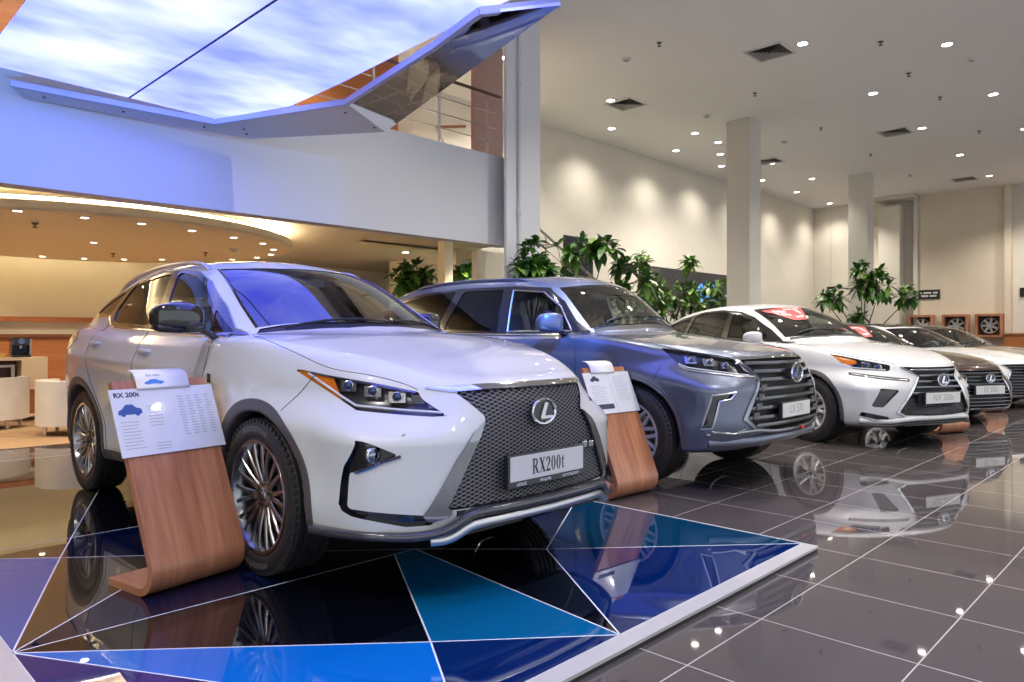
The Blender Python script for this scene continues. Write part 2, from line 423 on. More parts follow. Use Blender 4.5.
def spoke(m, a0, r0, w0, a1, r1, w1, d0, d1, th, bow=0., K=5):
    """one tapered spoke in the wheel plane (axis x, outside = +x)"""
    vs = []; fs = []
    for i in range(K + 1):
        t = i / K; a = a0 + (a1 - a0) * t; r = r0 + (r1 - r0) * t; w = w0 + (w1 - w0) * t; d = d0 + (d1 - d0) * t + bow * math.sin(PI * t)
        c = Vector((0, math.cos(a) * r, math.sin(a) * r)); q = Vector((0, -math.sin(a), math.cos(a)))
        for s, dx in ((-.5, -th), (-.5, -.006), (-.32, 0), (.32, 0), (.5, -.006), (.5, -th)): vs.append(c + q * (w * s) + Vector((d + dx, 0, 0)))
    for i in range(K):
        for k in range(5): fs.append((i * 6 + k, i * 6 + k + 1, i * 6 + 6 + k + 1, i * 6 + 6 + k))
    m.add(vs, fs)
def make_wheel(parent, x, y, wr, width, rim, style, lettering=None, face=None, dark=None):
    e = empty('wheel', (x, y, wr)); e.parent = parent
    face = face or SILVERRIM; dark = dark or GUNDARK; h = width / 2
    m = MB(); sr = wr - rim
    prof = [(rim - .012, -h + .03), (rim + .002, -h + .012), (rim + sr * .35, -h + .002), (wr - .03, -h + .006), (wr - .008, -h + .022)]
    g = 5; zs = np.linspace(-h + .028, h - .028, g * 2)
    for i in range(g):
        a, b = zs[2 * i], zs[2 * i + 1]; prof += [(wr, a), (wr, b)]
        if i < g - 1: prof += [(wr - .008, b + .002), (wr - .008, zs[2 * i + 2] - .002)]
    prof += [(wr - .008, h - .022), (wr - .03, h - .006), (rim + sr * .55, h - .001), (rim + sr * .35, h - .002), (rim + .016, h - .008), (rim + .012, h - .013), (rim + .002, h - .012), (rim - .012, h - .03)]
    m.lathe(prof, 'x', 64)
    for k in range(64):   # shoulder blocks
        a = 2 * PI * k / 64; c, s = math.cos(a), math.sin(a); M = Matrix(((1, 0, 0, 0), (0, c, -s, 0), (0, s, c, 0), (0, 0, 0, 1)))
        for sg in (-1, 1): m.box((min(sg * (h - .034), sg * (h - .009)), -.010, wr - .022), (max(sg * (h - .034), sg * (h - .009)), .010, wr - .0045), M)
    t = m.build('tyre', RUBBER, e, edge=40)
    if lettering:
        for a0 in (PI / 2, -PI / 2):
            vs, fs = text_mesh(lettering, .034, .0012, 1.15); R0 = rim + sr * .52
            P = [Vector((h + .0012, -math.sin(v.x / R0) * 0 + math.cos(a0 - v.x / R0) * (R0 + v.y), math.sin(a0 - v.x / R0) * (R0 + v.y))) for v in vs]
            P = [Vector((p.x, -p.y if False else p.y, p.z)) for p in P]
            q = MB().add(P, fs); q.build('sidewall_lettering', mat('tyre_lettering', (.10, .10, .11), .45), t, fix=False)
    m = MB(); m.lathe([(rim - .03, h - .05), (rim - .004, h - .022), (rim + .006, h - .012), (rim + .004, h - .006), (rim - .012, h - .008), (rim - .022, h - .03), (rim - .035, h - .07), (rim - .04, -h + .03)], 'x', 64)
    rimo = m.build('rim', [face], e)
    m = MB(); hx = h - .035
    kind = style[0]
    if kind == 'v':       # n V-shaped spokes
        _, n, da, w0, w1 = style
        for k in range(n):
            a = 2 * PI * k / n + .1
            for s in (-1, 1): spoke(m, a + s * .10, .052, w0, a + s * da, rim - .014, w1, hx - .012, hx + .012, .03, .006)
    elif kind == 'pair':
        _, n, off, w0, w1 = style
        for k in range(n):
            a = 2 * PI * k / n + .2
            for s in (-1, 1): spoke(m, a + s * .30, .06, w0, a + s * off, rim - .014, w1, hx - .015, hx + .010, .03, .008)
    m.lathe([(.001, hx + .004), (.034, hx + .003), (.040, hx - .004), (.046, hx - .006), (.072, hx - .012), (.080, hx - .03), (.080, hx - .05)], 'x', 40)
    m.build('spokes', [face], e)
    m = MB(); m.lathe([(.001, hx + .010), (.026, hx + .009), (.031, hx + .003)], 'x', 32)
    for k in range(5):
        a = 2 * PI * k / 5 + .3; M = Matrix.Translation((0, math.cos(a) * .057, math.sin(a) * .057))
        m.lathe([(.001, hx - .002), (.009, hx - .003), (.011, hx - .014)], 'x', 10, M)
    m.build('hub_cap', [dark], e)
    m = MB(); m.lathe([(.06, -.03), (.155, -.03), (.165, -.035), (.165, -.055), (.06, -.055)], 'x', 48); m.lathe([(.001, -.02), (.075, -.02), (.08, -.05)], 'x', 32)
    m.build('brake_disc', STEEL, e)
    m = MB(); m.lathe([(rim - .05, -.065), (.05, -.065), (.05, -.08), (rim - .05, -.08)], 'x', 40); m.build('inner_barrel', MATTE, e)
    return e
def ellipse(a, b, n=32): return [(a * math.cos(2 * PI * k / n), b * math.sin(2 * PI * k / n)) for k in range(n)]
def emblem(parent, y, z, w, hgt, tilt=0, disc=True, back=None, ring=CHROME):
    """oval ring with the slanted letter on the nose, facing -y"""
    e = MB(); fn = lambda a, b, d: Vector((a, y - d, z + b)) if not tilt else Vector((a, y - d * math.cos(tilt) + b * math.sin(tilt), z + b * math.cos(tilt) + d * math.sin(tilt)))
    if disc: e.prism(ellipse(w / 2, hgt / 2), 0, .008, fn); r = e.build('emblem', back or BLACK, parent)
    m = MB(); m.tube([fn(a, b, .012) for a, b in ellipse(w / 2, hgt / 2, 40)], w * .045, 8, True)
    # the slanted L inside the oval, seen from the front (viewer's left = -x of the car seen from ahead is +x)
    L = [(-.20, .40), (-.06, .40), (.07, -.22), (.38, -.22), (.34, -.36), (-.20, -.36), (-.25, -.30)]
    L = [(.02, .36), (-.16, -.22), (-.13, -.30), (.40, -.30), (.36, -.18), (.02, -.18), (.17, .36)]
    m.prism([(p * w, q * hgt) for p, q in L], .006, .016, fn)
    m.build('emblem_ring', ring, parent if not disc else r)
def plate(parent, x, y, z, txt, style, w=.52, hgt=.112, strip=True):
    """number plate facing -y in its holder"""
    m = MB(); m.box((x - w / 2 - .012, y, z - hgt / 2 - (.034 if strip else .012)), (x + w / 2 + .012, y + .03, z + hgt / 2 + .010), bev=.006)
    p = m.build('plate_holder', BLACK if strip else MATTE, parent)
    m = MB(); m.box((x - w / 2, y - .003, z - hgt / 2), (x + w / 2, y + .004, z + hgt / 2), bev=.0015); q = m.build('number_plate', PLATEW, p)
    fn = lambda v: Vector((x + v.x, y - .0036, z + v.y))
    m = MB()
    if style == 'serif':
        vs, fs = serif(txt, .070); m.add([fn(v) for v in vs], fs); m.build('plate_lettering', INK, p, fix=False)
    else:
        vs, fs = text_mesh(txt, .095, .0, .92); m.add([fn(v) for v in vs], fs); m.build('plate_lettering', GREYINK, p, fix=False)
    if strip and style == 'serif':
        m = MB()
        for t, px, s in (('LEXUS', -.185, 1.2), ('MAJOR', -.02, 1.35), ('NOVORIZHSKY', .165, .95)):
            vs, fs = text_mesh(t, .019, .0006, s); m.add([Vector((x + px + v.x, y - .0006, z - hgt / 2 - .016 + v.y)) for v in vs], fs)
        m.build('dealer_lettering', STRIPINK, p, fix=False)
    return p
def serif(txt, hgt):
    """bold condensed roman letters drawn as outlines: R X 2 0 t"""
    V = []; Fc = []; x = 0
    def poly(pts):
        n = len(V); V.extend(Vector((x + a * hgt, b * hgt - hgt / 2, 0)) for a, b in pts)
        for t in tessellate_polygon([[Vector((a, b, 0)) for a, b in pts]]): Fc.append(tuple(i + n for i in t))
    def band(outer, inner):
        n = len(V); k = len(outer)
        V.extend(Vector((x + a * hgt, b * hgt - hgt / 2, 0)) for a, b in list(outer) + list(inner))
        for i in range(k): Fc.append((n + i, n + (i + 1) % k, n + k + (i + 1) % k, n + k + i))
    def stroke(p, w):
        n = len(p); L = []; R = []
        for i in range(n):
            a = p[max(i - 1, 0)]; b = p[min(i + 1, n - 1)]; d = math.hypot(b[0] - a[0], b[1] - a[1]); nx, ny = -(b[1] - a[1]) / d, (b[0] - a[0]) / d; ww = w[i] if hasattr(w, '__len__') else w
            L.append((p[i][0] + nx * ww / 2, p[i][1] + ny * ww / 2)); R.append((p[i][0] - nx * ww / 2, p[i][1] - ny * ww / 2))
        for i in range(n - 1): poly([L[i], L[i + 1], R[i + 1], R[i]])
    sf = lambda cx, y, w=.24: poly([(cx - w / 2, y), (cx + w / 2, y), (cx + w / 2, y + .05), (cx - w / 2, y + .05)])
    for ch in txt:
        if ch == 'R':
            poly([(.09, 0), (.24, 0), (.24, 1), (.09, 1)]); sf(.165, 0, .32); sf(.15, .95, .30)
            stroke([(.2, .965), (.36, .96), (.46, .88), (.48, .74), (.45, .60), (.36, .51), (.22, .49)], [.06, .09, .13, .15, .13, .09, .06])
            stroke([(.33, .5), (.56, .03)], .16); sf(.58, 0, .18); x += .70 * hgt
        elif ch == 'X':
            stroke([(.12, .97), (.52, .03)], .17); stroke([(.50, .97), (.12, .03)], .07); sf(.12, .95, .28); sf(.50, .95, .22); sf(.12, 0, .22); sf(.52, 0, .28); x += .68 * hgt
        elif ch == '2':
            stroke([(.06, .70), (.09, .88), (.20, .96), (.33, .90), (.37, .74), (.32, .56), (.20, .36), (.06, .12)], [.10, .12, .10, .13, .15, .14, .10, .06])
            poly([(.03, 0), (.42, 0), (.45, .24), (.40, .24), (.36, .15), (.03, .15)]); x += .52 * hgt
        elif ch == '0':
            o = [(.24 + .22 * math.cos(t), .5 + .5 * math.sin(t)) for t in np.linspace(0, 2 * PI, 25)[:-1]]; i = [(.24 + .085 * math.cos(t), .5 + .44 * math.sin(t)) for t in np.linspace(0, 2 * PI, 25)[:-1]]
            band(o, i); x += .53 * hgt
        elif ch == 't':
            poly([(.10, .10), (.22, .06), (.22, .92), (.18, .92), (.10, .78)]); poly([(.02, .64), (.34, .64), (.34, .70), (.02, .70)]); stroke([(.16, .10), (.22, .04), (.30, .06), (.35, .14)], [.12, .08, .05, .03]); x += .40 * hgt
    for v in V: v.x -= x / 2
    return V, Fc

def build_car(c):
    root = empty(c['name'], c['at'], c.get('rz', 0)); PNT = c['paint']
    sh = Shell(c, c['zones']); c['shell'] = sh
    B = lambda V: V
    for k, w in enumerate(c['wheels']):
        sh.level(lambda V: np.hypot(V[:, 1] - w, V[:, 2] - c['wr']) - c['arch'] - c['lip'], 'arch%d' % k, ('body', 'well')); sh.level(lambda V: V[:, 0] - c['wellx'], 'well%d' % k, ('arch%d' % k,))
    sh.level(lambda V: np.maximum(V[:, 2] - c['rocker'], np.maximum(c['wheels'][0] - V[:, 1], V[:, 1] - c['wheels'][1])), 'rocker')
    for cu in c['cuts']:
        lab, proj, poly = cu[:3]; o = cu[3] if len(cu) > 3 else {}
        if o.get('smooth'): poly = chaikin(poly, o['smooth'], q=o.get('q', .25))
        sh.region(proj, poly, lab, o.get('src', ('body',)), o.get('lim'))
    parts = dict(body=dict(n='body_shell'), **{'well%d' % k: dict(n='wheel_arch_liner', m=MATTE, side='each') for k in (0, 1)}, **{'arch%d' % k: dict(n='arch_trim', m=c.get('archm', CLAD), d=.006, wm=CLAD, side='each') for k in (0, 1)}, rocker=dict(n='sill_cladding', m=c.get('rockm', CLAD), side='each'))
    parts.update(c['parts'])
    made = {}
    for lab, o in parts.items():
        V, N, F = sh.part(lab)
        if not len(F): continue
        par = made[o['of']] if 'of' in o else root
        side = o.get('side', 'both')
        for sx in ((1,) if side == 'both' else (-1, 1)):
            par2 = par[sx] if isinstance(par, dict) else par
            W = None; v2 = V; n2 = N
            if 'd' in o:
                if 'dir' in o: v2, n2, _, W = sink(V, np.broadcast_to(np.array(o['dir'], float), V.shape), F, o['d']); n2 = N
                else: v2, n2, _, W = sink(V, N, F, o['d'])
            ob = to_obj(o['n'], (v2, n2, F), o.get('m', PNT), par2, side, sx)
            if o.get('label'): ob['label'] = o['label']
            if W is not None and o.get('wall', True):
                to_obj(o.get('wn', o['n'] + '_edge'), W, o.get('wm', o.get('m', PNT)), ob, side, sx)
            if o.get('lens'): to_obj('lens', (V + N * .001, N, F), LENS, ob, side, sx)
            made.setdefault(lab, {})[sx] = ob
            if side == 'both': made[lab][-1] = ob
    # cabin lining: the same shell a little further in
    V, N, F = sh.part('body'); k = (V[F].mean(1)[:, 2] > c['belt'] - .25) & (V[F].mean(1)[:, 1] > c['cowl'] + .1)
    if k.any():
        u, inv = np.unique(F[k], return_inverse=True); F2 = inv.reshape(-1, 3)[:, ::-1]; to_obj('headlining', (V[u] - N[u] * .022, -N[u], F2), TRIMDARK, root, 'both', 1)
    for nm, m, proj, pts, r, o in c['trims']:
        if o.get('smooth'): pts = chaikin(pts, o['smooth'], o.get('closed', False))
        P = sh.path(proj, pts, o.get('step', .03), o.get('closed', False), o.get('off', 0))
        if len(P) < 2: print('trim missed', c['name'], nm); continue
        par = made[o['of']] if 'of' in o else {1: root, -1: root}
        if o.get('span'):
            P = mirror_pts(P[::-1]) + P[1:] if P[0].x < .02 else P
            MB().tube(P, r, o.get('n', 6), o.get('closed', False)).build(nm, m, par[1]); continue
        for sx in (-1, 1):
            MB().tube(P if sx > 0 else mirror_pts(P), r, o.get('n', 6), o.get('closed', False)).build(nm, m, par[sx])
    # wheels: one built, three copied
    wx = c['wheelx']
    w0 = make_wheel(root, -wx, c['wheels'][0], c['wr'], c['tyre'], c['rim'], c['style'], c.get('lettering'), c.get('rimface'), c.get('rimdark')); w0.rotation_euler = (0, 0, PI)
    for x, y in ((wx, c['wheels'][0]), (-wx, c['wheels'][1]), (wx, c['wheels'][1])):
        q = copy_tree(w0, root); q.location = (x, y, c['wr']); q.rotation_euler = (.3 * y, 0, PI if x < 0 else 0)
    cabin(root, c); mirrors(root, c, made)
    for h in c.get('handles', []): handle(root, sh, c, made, *h)
    if 'extra' in c: c['extra'](root, c, sh, made)
    tag(root, c['label'], c['cat'], 'cars parked in a row')
    return root
def seat(parent, x, y, m, wd=.50, z0=.42, zs=.0, back=.62):
    s = MB(); s.box((-wd / 2, -.26, z0), (wd / 2, .26, z0 + .17), bev=.05)
    o = s.build('seat', m, parent, (x, y, zs))
    Mx = Matrix.Translation((0, .26, z0 + .13)) @ Matrix.Rotation(math.radians(-18), 4, 'X')
    s = MB(); s.box((-wd / 2, -.06, 0), (wd / 2, .07, back), Mx, bev=.045); s.box((-wd / 2 - .01, -.09, .05), (-wd / 2 + .09, .05, back - .12), Mx, bev=.03); s.box((wd / 2 - .09, -.09, .05), (wd / 2 + .01, .05, back - .12), Mx, bev=.03)
    b = s.build('backrest', m, o)
    s = MB(); s.box((-.13, -.06, back + .03), (.13, .05, back + .22), Mx, bev=.04)
    for q in (-.06, .06): s.tube([Mx @ Vector((q, 0, back - .02)), Mx @ Vector((q, 0, back + .06))], .007, 6)
    s.build('headrest', m, o)
    return o
def cabin(root, c):
    bz = c['belt']; y0 = c['cowl']; w = c['w'] / 2 - .13; ye = c['wheels'][1] + .45; z0 = c.get('floorz', .40)
    m = MB(); m.box((-w, y0 - .05, z0 - .03), (w, ye, z0)); m.box((-w, y0 - .08, z0), (w, y0 + .05, bz - .12)); m.box((-w, ye - .03, z0), (w, ye, bz - .1))
    for s in (-1, 1): m.box((s * w - .02, y0, z0), (s * w + .02, ye, bz - .09))
    m.build('cabin_tub', TRIMDARK, root)
    fn = lambda a, b, d: Vector((d, y0 + a, b)); m = MB()
    m.prism([(-.05, bz - .30), (-.12, bz - .06), (0, bz - .015), (.30, bz + .0), (.44, bz - .05), (.46, bz - .14), (.36, bz - .34)], -w + .02, w - .02, fn)
    d = m.build('dashboard', TRIMDARK, root, bevel=.015)
    m = MB(); m.box((-.14, y0 + .40, bz - .02), (.14, y0 + .43, bz + .09), bev=.008); m.build('display_screen', BLACK, d)
    sy = y0 + .62; Mx = Matrix.Translation((.38, sy, bz - .06)) @ Matrix.Rotation(math.radians(66), 4, 'X')
    m = MB(); m.tube([Mx @ Vector((.185 * math.cos(a), .185 * math.sin(a), 0)) for a in np.linspace(0, 2 * PI, 33)[:-1]], .016, 8, True)
    m.lathe([(.001, .03), (.05, .03), (.07, .0), (.05, -.02)], 'z', 20, Mx)
    for a in (0.1, PI - .1, -PI / 2): m.tube([Mx @ Vector((.05 * math.cos(a), .05 * math.sin(a), 0)), Mx @ Vector((.18 * math.cos(a), .18 * math.sin(a), 0))], .018, 6)
    m.tube([Mx @ Vector((0, 0, -.02)), Mx @ Vector((0, 0, -.35))], .03, 8); m.build('steering_wheel', mat('wheel_leather', (.03, .03, .033), .35), root)
    sm = c.get('seats', LEATHER); sf = c['seaty']; dz = bz - 1.16
    for x in (-.38, .38): seat(root, x, sf, sm, zs=dz)
    for x in (-.42, .42): seat(root, x, sf + .92, sm, .58, zs=dz)
    m = MB(); m.tube([Vector((0, c['rv'][0], c['rv'][1] + .06)), Vector((0, c['rv'][0] + .03, c['rv'][1]))], .008, 6); m.box((-.12, c['rv'][0] + .02, c['rv'][1] - .035), (.12, c['rv'][0] + .045, c['rv'][1] + .035), bev=.012)
    m.build('rear_view_mirror', BLACK, root)
def blob(prof, cap=.004, n=20):
    """closed soft body from rings [(centre, half-a vector, half-b vector)] with squarish rings"""
    V = []; F = []
    for ctr, a, b in prof:
        for k in range(n):
            t = 2 * PI * k / n; cc, ss = math.cos(t), math.sin(t); p = .62
            V.append(Vector(ctr) + Vector(a) * (math.copysign(abs(cc)**p, cc)) + Vector(b) * (math.copysign(abs(ss)**p, ss)))
    K = len(prof)
    for i in range(K - 1):
        for k in range(n): F.append((i * n + k, i * n + (k + 1) % n, (i + 1) * n + (k + 1) % n, (i + 1) * n + k))
    F += [tuple(range(n))[::-1], tuple(range((K - 1) * n, K * n))]
    return V, F
def mirrors(root, c, made):
    """door mirrors: shaped head, lower case, foot and glass"""
    px, py, pz, ln, ht, dp = c['mirror']
    for s in (-1, 1):
        fold = s > 0 and c.get('fold', True)      # left mirror folded back against the door
        def P(a, b, d): return Vector((s * (px + a), py + b, pz + d)) if not fold else Vector((px - .04 - b * .9, py + .22 + a * .95, pz + d))
        rings = []
        for t, k, kd, sh_, up in ((0, .30, .35, .02, -.01), (.03, .62, .70, .014, -.004), (.12, .88, .92, .006, 0), (.35, 1, 1, 0, .0), (.62, .96, .92, .006, .004), (.85, .80, .72, .022, .004), (.96, .56, .46, .040, 0), (1, .28, .2, .052, -.004)):
            rings.append((P(t * ln, sh_, up), Vector((dp / 2 * kd, 0, 0)) if fold else Vector((0, dp / 2 * kd, 0)), Vector((0, 0, ht / 2 * k))))
        v, f = blob(rings); m = MB(); m.add(v, f, True); h = m.build('mirror_head', c.get('mirrorm', c['paint']), root, edge=60)
        low = []
        for t, k, kd in ((.02, .5, .6), (.15, .8, .85), (.5, .9, .93), (.85, .7, .66), (.97, .35, .3)):
            low.append((P(t * ln, .004 + .03 * t * t, -ht * .27), Vector((dp / 2 * kd * 1.05, 0, 0)) if fold else Vector((0, dp / 2 * kd * 1.05, 0)), Vector((0, 0, ht * .26 * k))))
        v, f = blob(low); m = MB(); m.add(v, f, True); m.build('mirror_case', c.get('mirrorlow', BLACK), h, edge=60)
        m = MB(); q = c.get('foot', (-.10, .10, -.12))
        a0 = P(.03, .01, -ht * .30); a1 = P(q[0], q[1], q[2]) if not fold else Vector((px + q[0], py + q[1], pz + q[2]))
        v, f = blob([(a0, Vector((0, .045, 0)), Vector((s * .02, 0, .03))), (a0.lerp(a1, .5), Vector((0, .04, 0)), Vector((s * .014, 0, .022))), (a1, Vector((0, .055, 0)), Vector((s * .012, 0, .03)))]); m.add(v, f, True); m.build('mirror_foot', c.get('footm', BLACK), h, edge=60)
        m = MB(); m.prism(chaikin([(ln * .06, -ht * .30), (ln * .90, -ht * .26), (ln * .90, ht * .28), (ln * .08, ht * .36)], 2), 0, .006, lambda a, b, d: P(a, dp / 2 * .86 + d, b)); m.build('mirror_glass', CHROME, h)
def handle(root, sh, c, made, y, z, ln, lab, slope=0.):
    p0 = sh.hit('side', y, z)
    if p0 is None: return
    for s in (-1, 1):
        par = made[lab][s] if lab in made else root
        cup = []
        for a, b in ellipse(.065, .042, 24):
            q = sh.hit('side', y - ln * .12 + a, z - .004 + b, .0012); cup.append(q)
        m = MB(); ctr = sh.hit('side', y - ln * .12, z - .004, -.006); m.add([Vector((s * v.x, v.y, v.z)) for v in cup + [ctr]], [(i, (i + 1) % 24, 24) for i in range(24)], True)
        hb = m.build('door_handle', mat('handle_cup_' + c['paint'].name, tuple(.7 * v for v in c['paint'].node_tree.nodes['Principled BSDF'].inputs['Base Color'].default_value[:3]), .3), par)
        pts = []
        for t in np.linspace(0, 1, 9):
            q = sh.hit('side', y - ln / 2 + ln * t, z + slope * (t - .5)); o = .028 * math.sin(PI * min(max(t, .0), 1))**.5 + .002
            pts.append(Vector((s * (q.x + o), q.y, q.z)))
        rings = []
        for i, p in enumerate(pts):
            k = .55 + .45 * math.sin(PI * i / 8); rings.append((p, Vector((s * .009, 0, 0)), Vector((0, 0, .017 * k))))
        v, f = blob(rings, n=12); MB().add(v, f, True).build('handle_bar', c.get('handlem', c['paint']), hb, edge=60)
# ------------------------------------------------------------------ the white crossover in front
PEARL = mat('pearl_white_paint', (.62, .64, .635), .38, 0, 1., crough=.02)
def lamp_dot(parent, sh, proj, a, b, r, off, m=LENSBLUE, name='projector', side=(-1, 1), nrm=None):
    p = sh.hit(proj, a, b)
    if p is None: return
    d = Vector((0, -1, 0)) if proj == 'front' else Vector((ST, -CT, 0)); p = p - d * off
    for s in side:
        q = parent[s] if isinstance(parent, dict) else parent
        dd = Vector((s * d.x, d.y, d.z)); M = Matrix.Translation((s * p.x, p.y, p.z)) @ dd.to_track_quat('Z', 'Y').to_matrix().to_4x4()
        x = MB(); x.lathe([(r * 1.25, -.006), (r * 1.22, .004), (r * 1.02, .006), (r, .001)], 'z', 24, M)
        o = x.build(name, REFL, q)
        x = MB(); x.lathe([(r, .0), (r * .85, .006), (r * .5, .012), (.0005, .014)], 'z', 24, M); x.build(name + '_glass', m, o)
def lamp_box(parent, sh, a0, a1, b0, b1, off, m, name, proj='obl', th=.012):
    """a faceted box lamp lying along the housing between two seen points"""
    for s in (-1, 1):
        q = parent[s] if isinstance(parent, dict) else parent
        v = []
        for o in (off, off + th):
            for a, b in ((a0, b0), (a1, b0), (a1, b1), (a0, b1)):
                p = sh.hit(proj, a, b)
                if p is None: return
                d = Vector((0, 1, 0)) if proj == 'front' else Vector((-ST, CT, 0)); p = p + d * o; v.append(Vector((s * p.x, p.y, p.z)))
        MB().add(v, [(0, 1, 2, 3), (7, 6, 5, 4), (0, 4, 5, 1), (1, 5, 6, 2), (2, 6, 7, 3), (3, 7, 4, 0)]).build(name, m, q, bevel=.003)
def wire_mesh(parent, sh, poly, dz, slope, off, r, m, zlo, zhi, xmax, clipx=.0):
    """zig-zag grille mesh over the nose"""
    b = MB(); pl = np.array(poly); xs = np.arange(-xmax, xmax + .001, .018); cache = {}
    def hitx(x, z):
        k = (round(abs(x), 3), round(z, 3))
        if k not in cache: cache[k] = sh.hit('front', max(k[0], .001), k[1])
        return cache[k]
    for s in (-1, 1):
        z0 = zlo - slope * xmax
        while z0 < zhi + slope * xmax:
            z = z0 + s * slope * xs; d = sdf(np.stack([np.abs(xs), z], 1), pl); run = []
            for i in range(len(xs) + 1):
                if i < len(xs) and d[i] < -.002:
                    h = hitx(xs[i], z[i])
                    if h: run.append(Vector((xs[i], h.y + off, z[i])))
                else:
                    if len(run) > 1: b.tube(run, r, 5, False, False, True)
                    run = []
            z0 += dz
    return b.build('grille_mesh', m, parent, fix=False)
def strip(name, m, parent, P, w, h, span=True):
    """flattened bar through points given for one side from the middle outwards"""
    if span: P = mirror_pts(P[::-1]) + list(P[1:] if abs(P[0][0]) < .02 else P)
    P = [Vector(p) for p in P]; rings = []
    for i, p in enumerate(P):
        t = (P[min(i + 1, len(P) - 1)] - P[max(i - 1, 0)]).normalized(); nr = t.cross(Vector((0, 0, 1))).normalized(); up = nr.cross(t)
        rings.append((p, nr * w, up * h))
    v, f = blob(rings, n=12); b = MB(); b.add(v, f, True); return b.build(name, m, parent, edge=60)
def smooth3(pts, n=2):
    p = [Vector(a) for a in pts]
    for _ in range(n):
        o = [p[0]]
        for a, b in zip(p, p[1:]): o += [a.lerp(b, .25), a.lerp(b, .75)]
        p = o + [p[-1]]
    return p
def roof_rail(root, sh, x, y0, y1, up, r, m):
    for s in (-1, 1):
        P = []
        for t in np.linspace(0, 1, 25):
            y = y0 + (y1 - y0) * t; h = sh.hit('top', x(y) if callable(x) else x, y); k = min(1, t / .10, (1 - t) / .08); P.append(Vector((s * h.x, h.y, h.z + up * (k * (2 - k)) - .004)))
        strip('roof_rail', m, root, P, r * 1.15, r * .9, False)
def wipers(root, sh, pts, m=MATTE):
    for a, b in pts:
        P = [sh.hit('top', abs(a[0] + (b[0] - a[0]) * t), a[1] + (b[1] - a[1]) * t, .012) for t in np.linspace(0, 1, 12)]
        P = [Vector((math.copysign(p.x, a[0] + (b[0] - a[0]) * t), p.y, p.z)) for p, t in zip(P, np.linspace(0, 1, 12))]
        MB().tube(P, [.010 - .006 * t for t in np.linspace(0, 1, 12)], 6).build('wiper', m, root)
RXG = [(-.02, .926), (.30, .924), (.436, .917), (.345, .815), (.338, .800), (.40, .70), (.545, .43), (.52, .415), (-.02, .412)]
def rx_extra(root, c, sh, made):
    g = made['grille'][1]
    wire_mesh(g, sh, RXG, .0185, .42, .008, .0019, mat('mesh_grey', (.27, .27, .30), .34, .6), .41, .93, .56)
    emblem(root, -.002, .81, .162, .116, tilt=.0, back=BLACK)
    plate(root, -.0, -.042, .565, 'RX200t', 'serif')
    m = MB(); m.box((.30, -.008, .60), (.345, .012, .635), bev=.006); m.box((.355, -.008, .600), (.395, .014, .632), bev=.006); m.build('badge', DCHROME, root)
    # front lip: dark blade, silver skid trim below the middle
    P = smooth3([(0, -.030, .400), (.30, -.018, .400), (.42, .0, .400), (.47, .012, .392), (.53, .035, .350), (.60, .075, .322), (.72, .145, .318), (.85, .34, .318), (.90, .56, .315)])
    strip('front_lip', mat('lip_dark', (.05, .05, .06), .18, .3, 1), root, P, .030, .020)
    P = smooth3([(0, -.026, .354), (.30, -.014, .354), (.41, .002, .353), (.46, .018, .345), (.52, .045, .305), (.57, .07, .292), (.61, .095, .292)])
    strip('skid_trim', SATIN, root, P, .028, .022)
    m = MB()
    for x in (-.2, .2): m.box((x - .3, .03, .30), (x + .3, .06, .41))
    m.build('bumper_insert', MATTE, root)
    h = made['headlight']
    for a0, a1, b0, b1 in ((.86, .95, .905, .985), (.745, .84, .885, .962), (.635, .73, .862, .938)):
        lamp_box(h, sh, a0 + .008, a1 - .008, b0 + .010, b1 - .016, .012, GUNMETAL, 'lamp_cell'); lamp_dot(h, sh, 'obl', (a0 + a1) / 2, (b0 + b1) / 2, .019, .004)
    for a0, a1 in ((.56, .63), (.49, .555)): lamp_box(h, sh, a0, a1 - .012, .850 + (a0 - .49) * .3, .885 + (a0 - .49) * .35, .012, DCHROME, 'lamp_fin')
    def run(pts, off): return [v for v in (sh.hit('obl', a, b) for a, b in resample(pts, .02, False)) if v]
    for nm, pts, r, m in (('daylight_strip', [(1.10, .995), (.93, .893), (.865, .859), (.53, .836), (.485, .832)], .006, LEDW), ('lamp_brow', [(1.09, 1.0), (.80, .952), (.60, .915)], .007, DCHROME)):
        P = run(pts, 0); P = [p + Vector((-ST, CT, 0)) * .008 for p in P]
        for s in (-1, 1): MB().tube(P if s > 0 else mirror_pts(P), r, 6).build(nm, m, h[s])
    lamp_dot(made['fog'], sh, 'front', .806, .665, .027, -.010, DCHROME, 'fog_lamp')
    # F mark on the wing, parking sensors
    for s in (-1, 1):
        p = sh.hit('side', 1.56, .945, .002); m = MB(); m.box((p.x - .002, 1.542, .922), (p.x + .003, 1.578, .968), bev=.004)
        if s < 0: m.v = [(-a, b, d) for a, b, d in m.v]
        b = m.build('wing_badge', BLACK, made['fender'][s] if 'fender' in made else root)
        vs, fs = text_mesh('F', .034, .002, 1.); k = MB(); k.add([Vector((s * (p.x + .0036), 1.56 - (-v.x if s > 0 else v.x) * (-1 if s < 0 else 1) * 1, .945 + v.y)) for v in vs], fs); k.build('wing_badge_letter', SATIN, b, fix=False)
        for a, z in ((.70, .745), (.36, .55)):
            q = sh.hit('front', a, z, .0005)
            if a > .6: M = Matrix.Translation((s * q.x, q.y, q.z)) @ Vector((s * .45, -1, 0)).to_track_quat('Z', 'Y').to_matrix().to_4x4(); k = MB(); k.lathe([(.0005, .002), (.0085, .0018), (.0105, -.002)], 'z', 20, M); k.build('parking_sensor', mat('sensor_white', (.5, .51, .53), .4), root)
    roof_rail(root, sh, lambda y: .575 - .02 * (y - 2.4), 2.40, 4.25, .032, .015, SATIN)
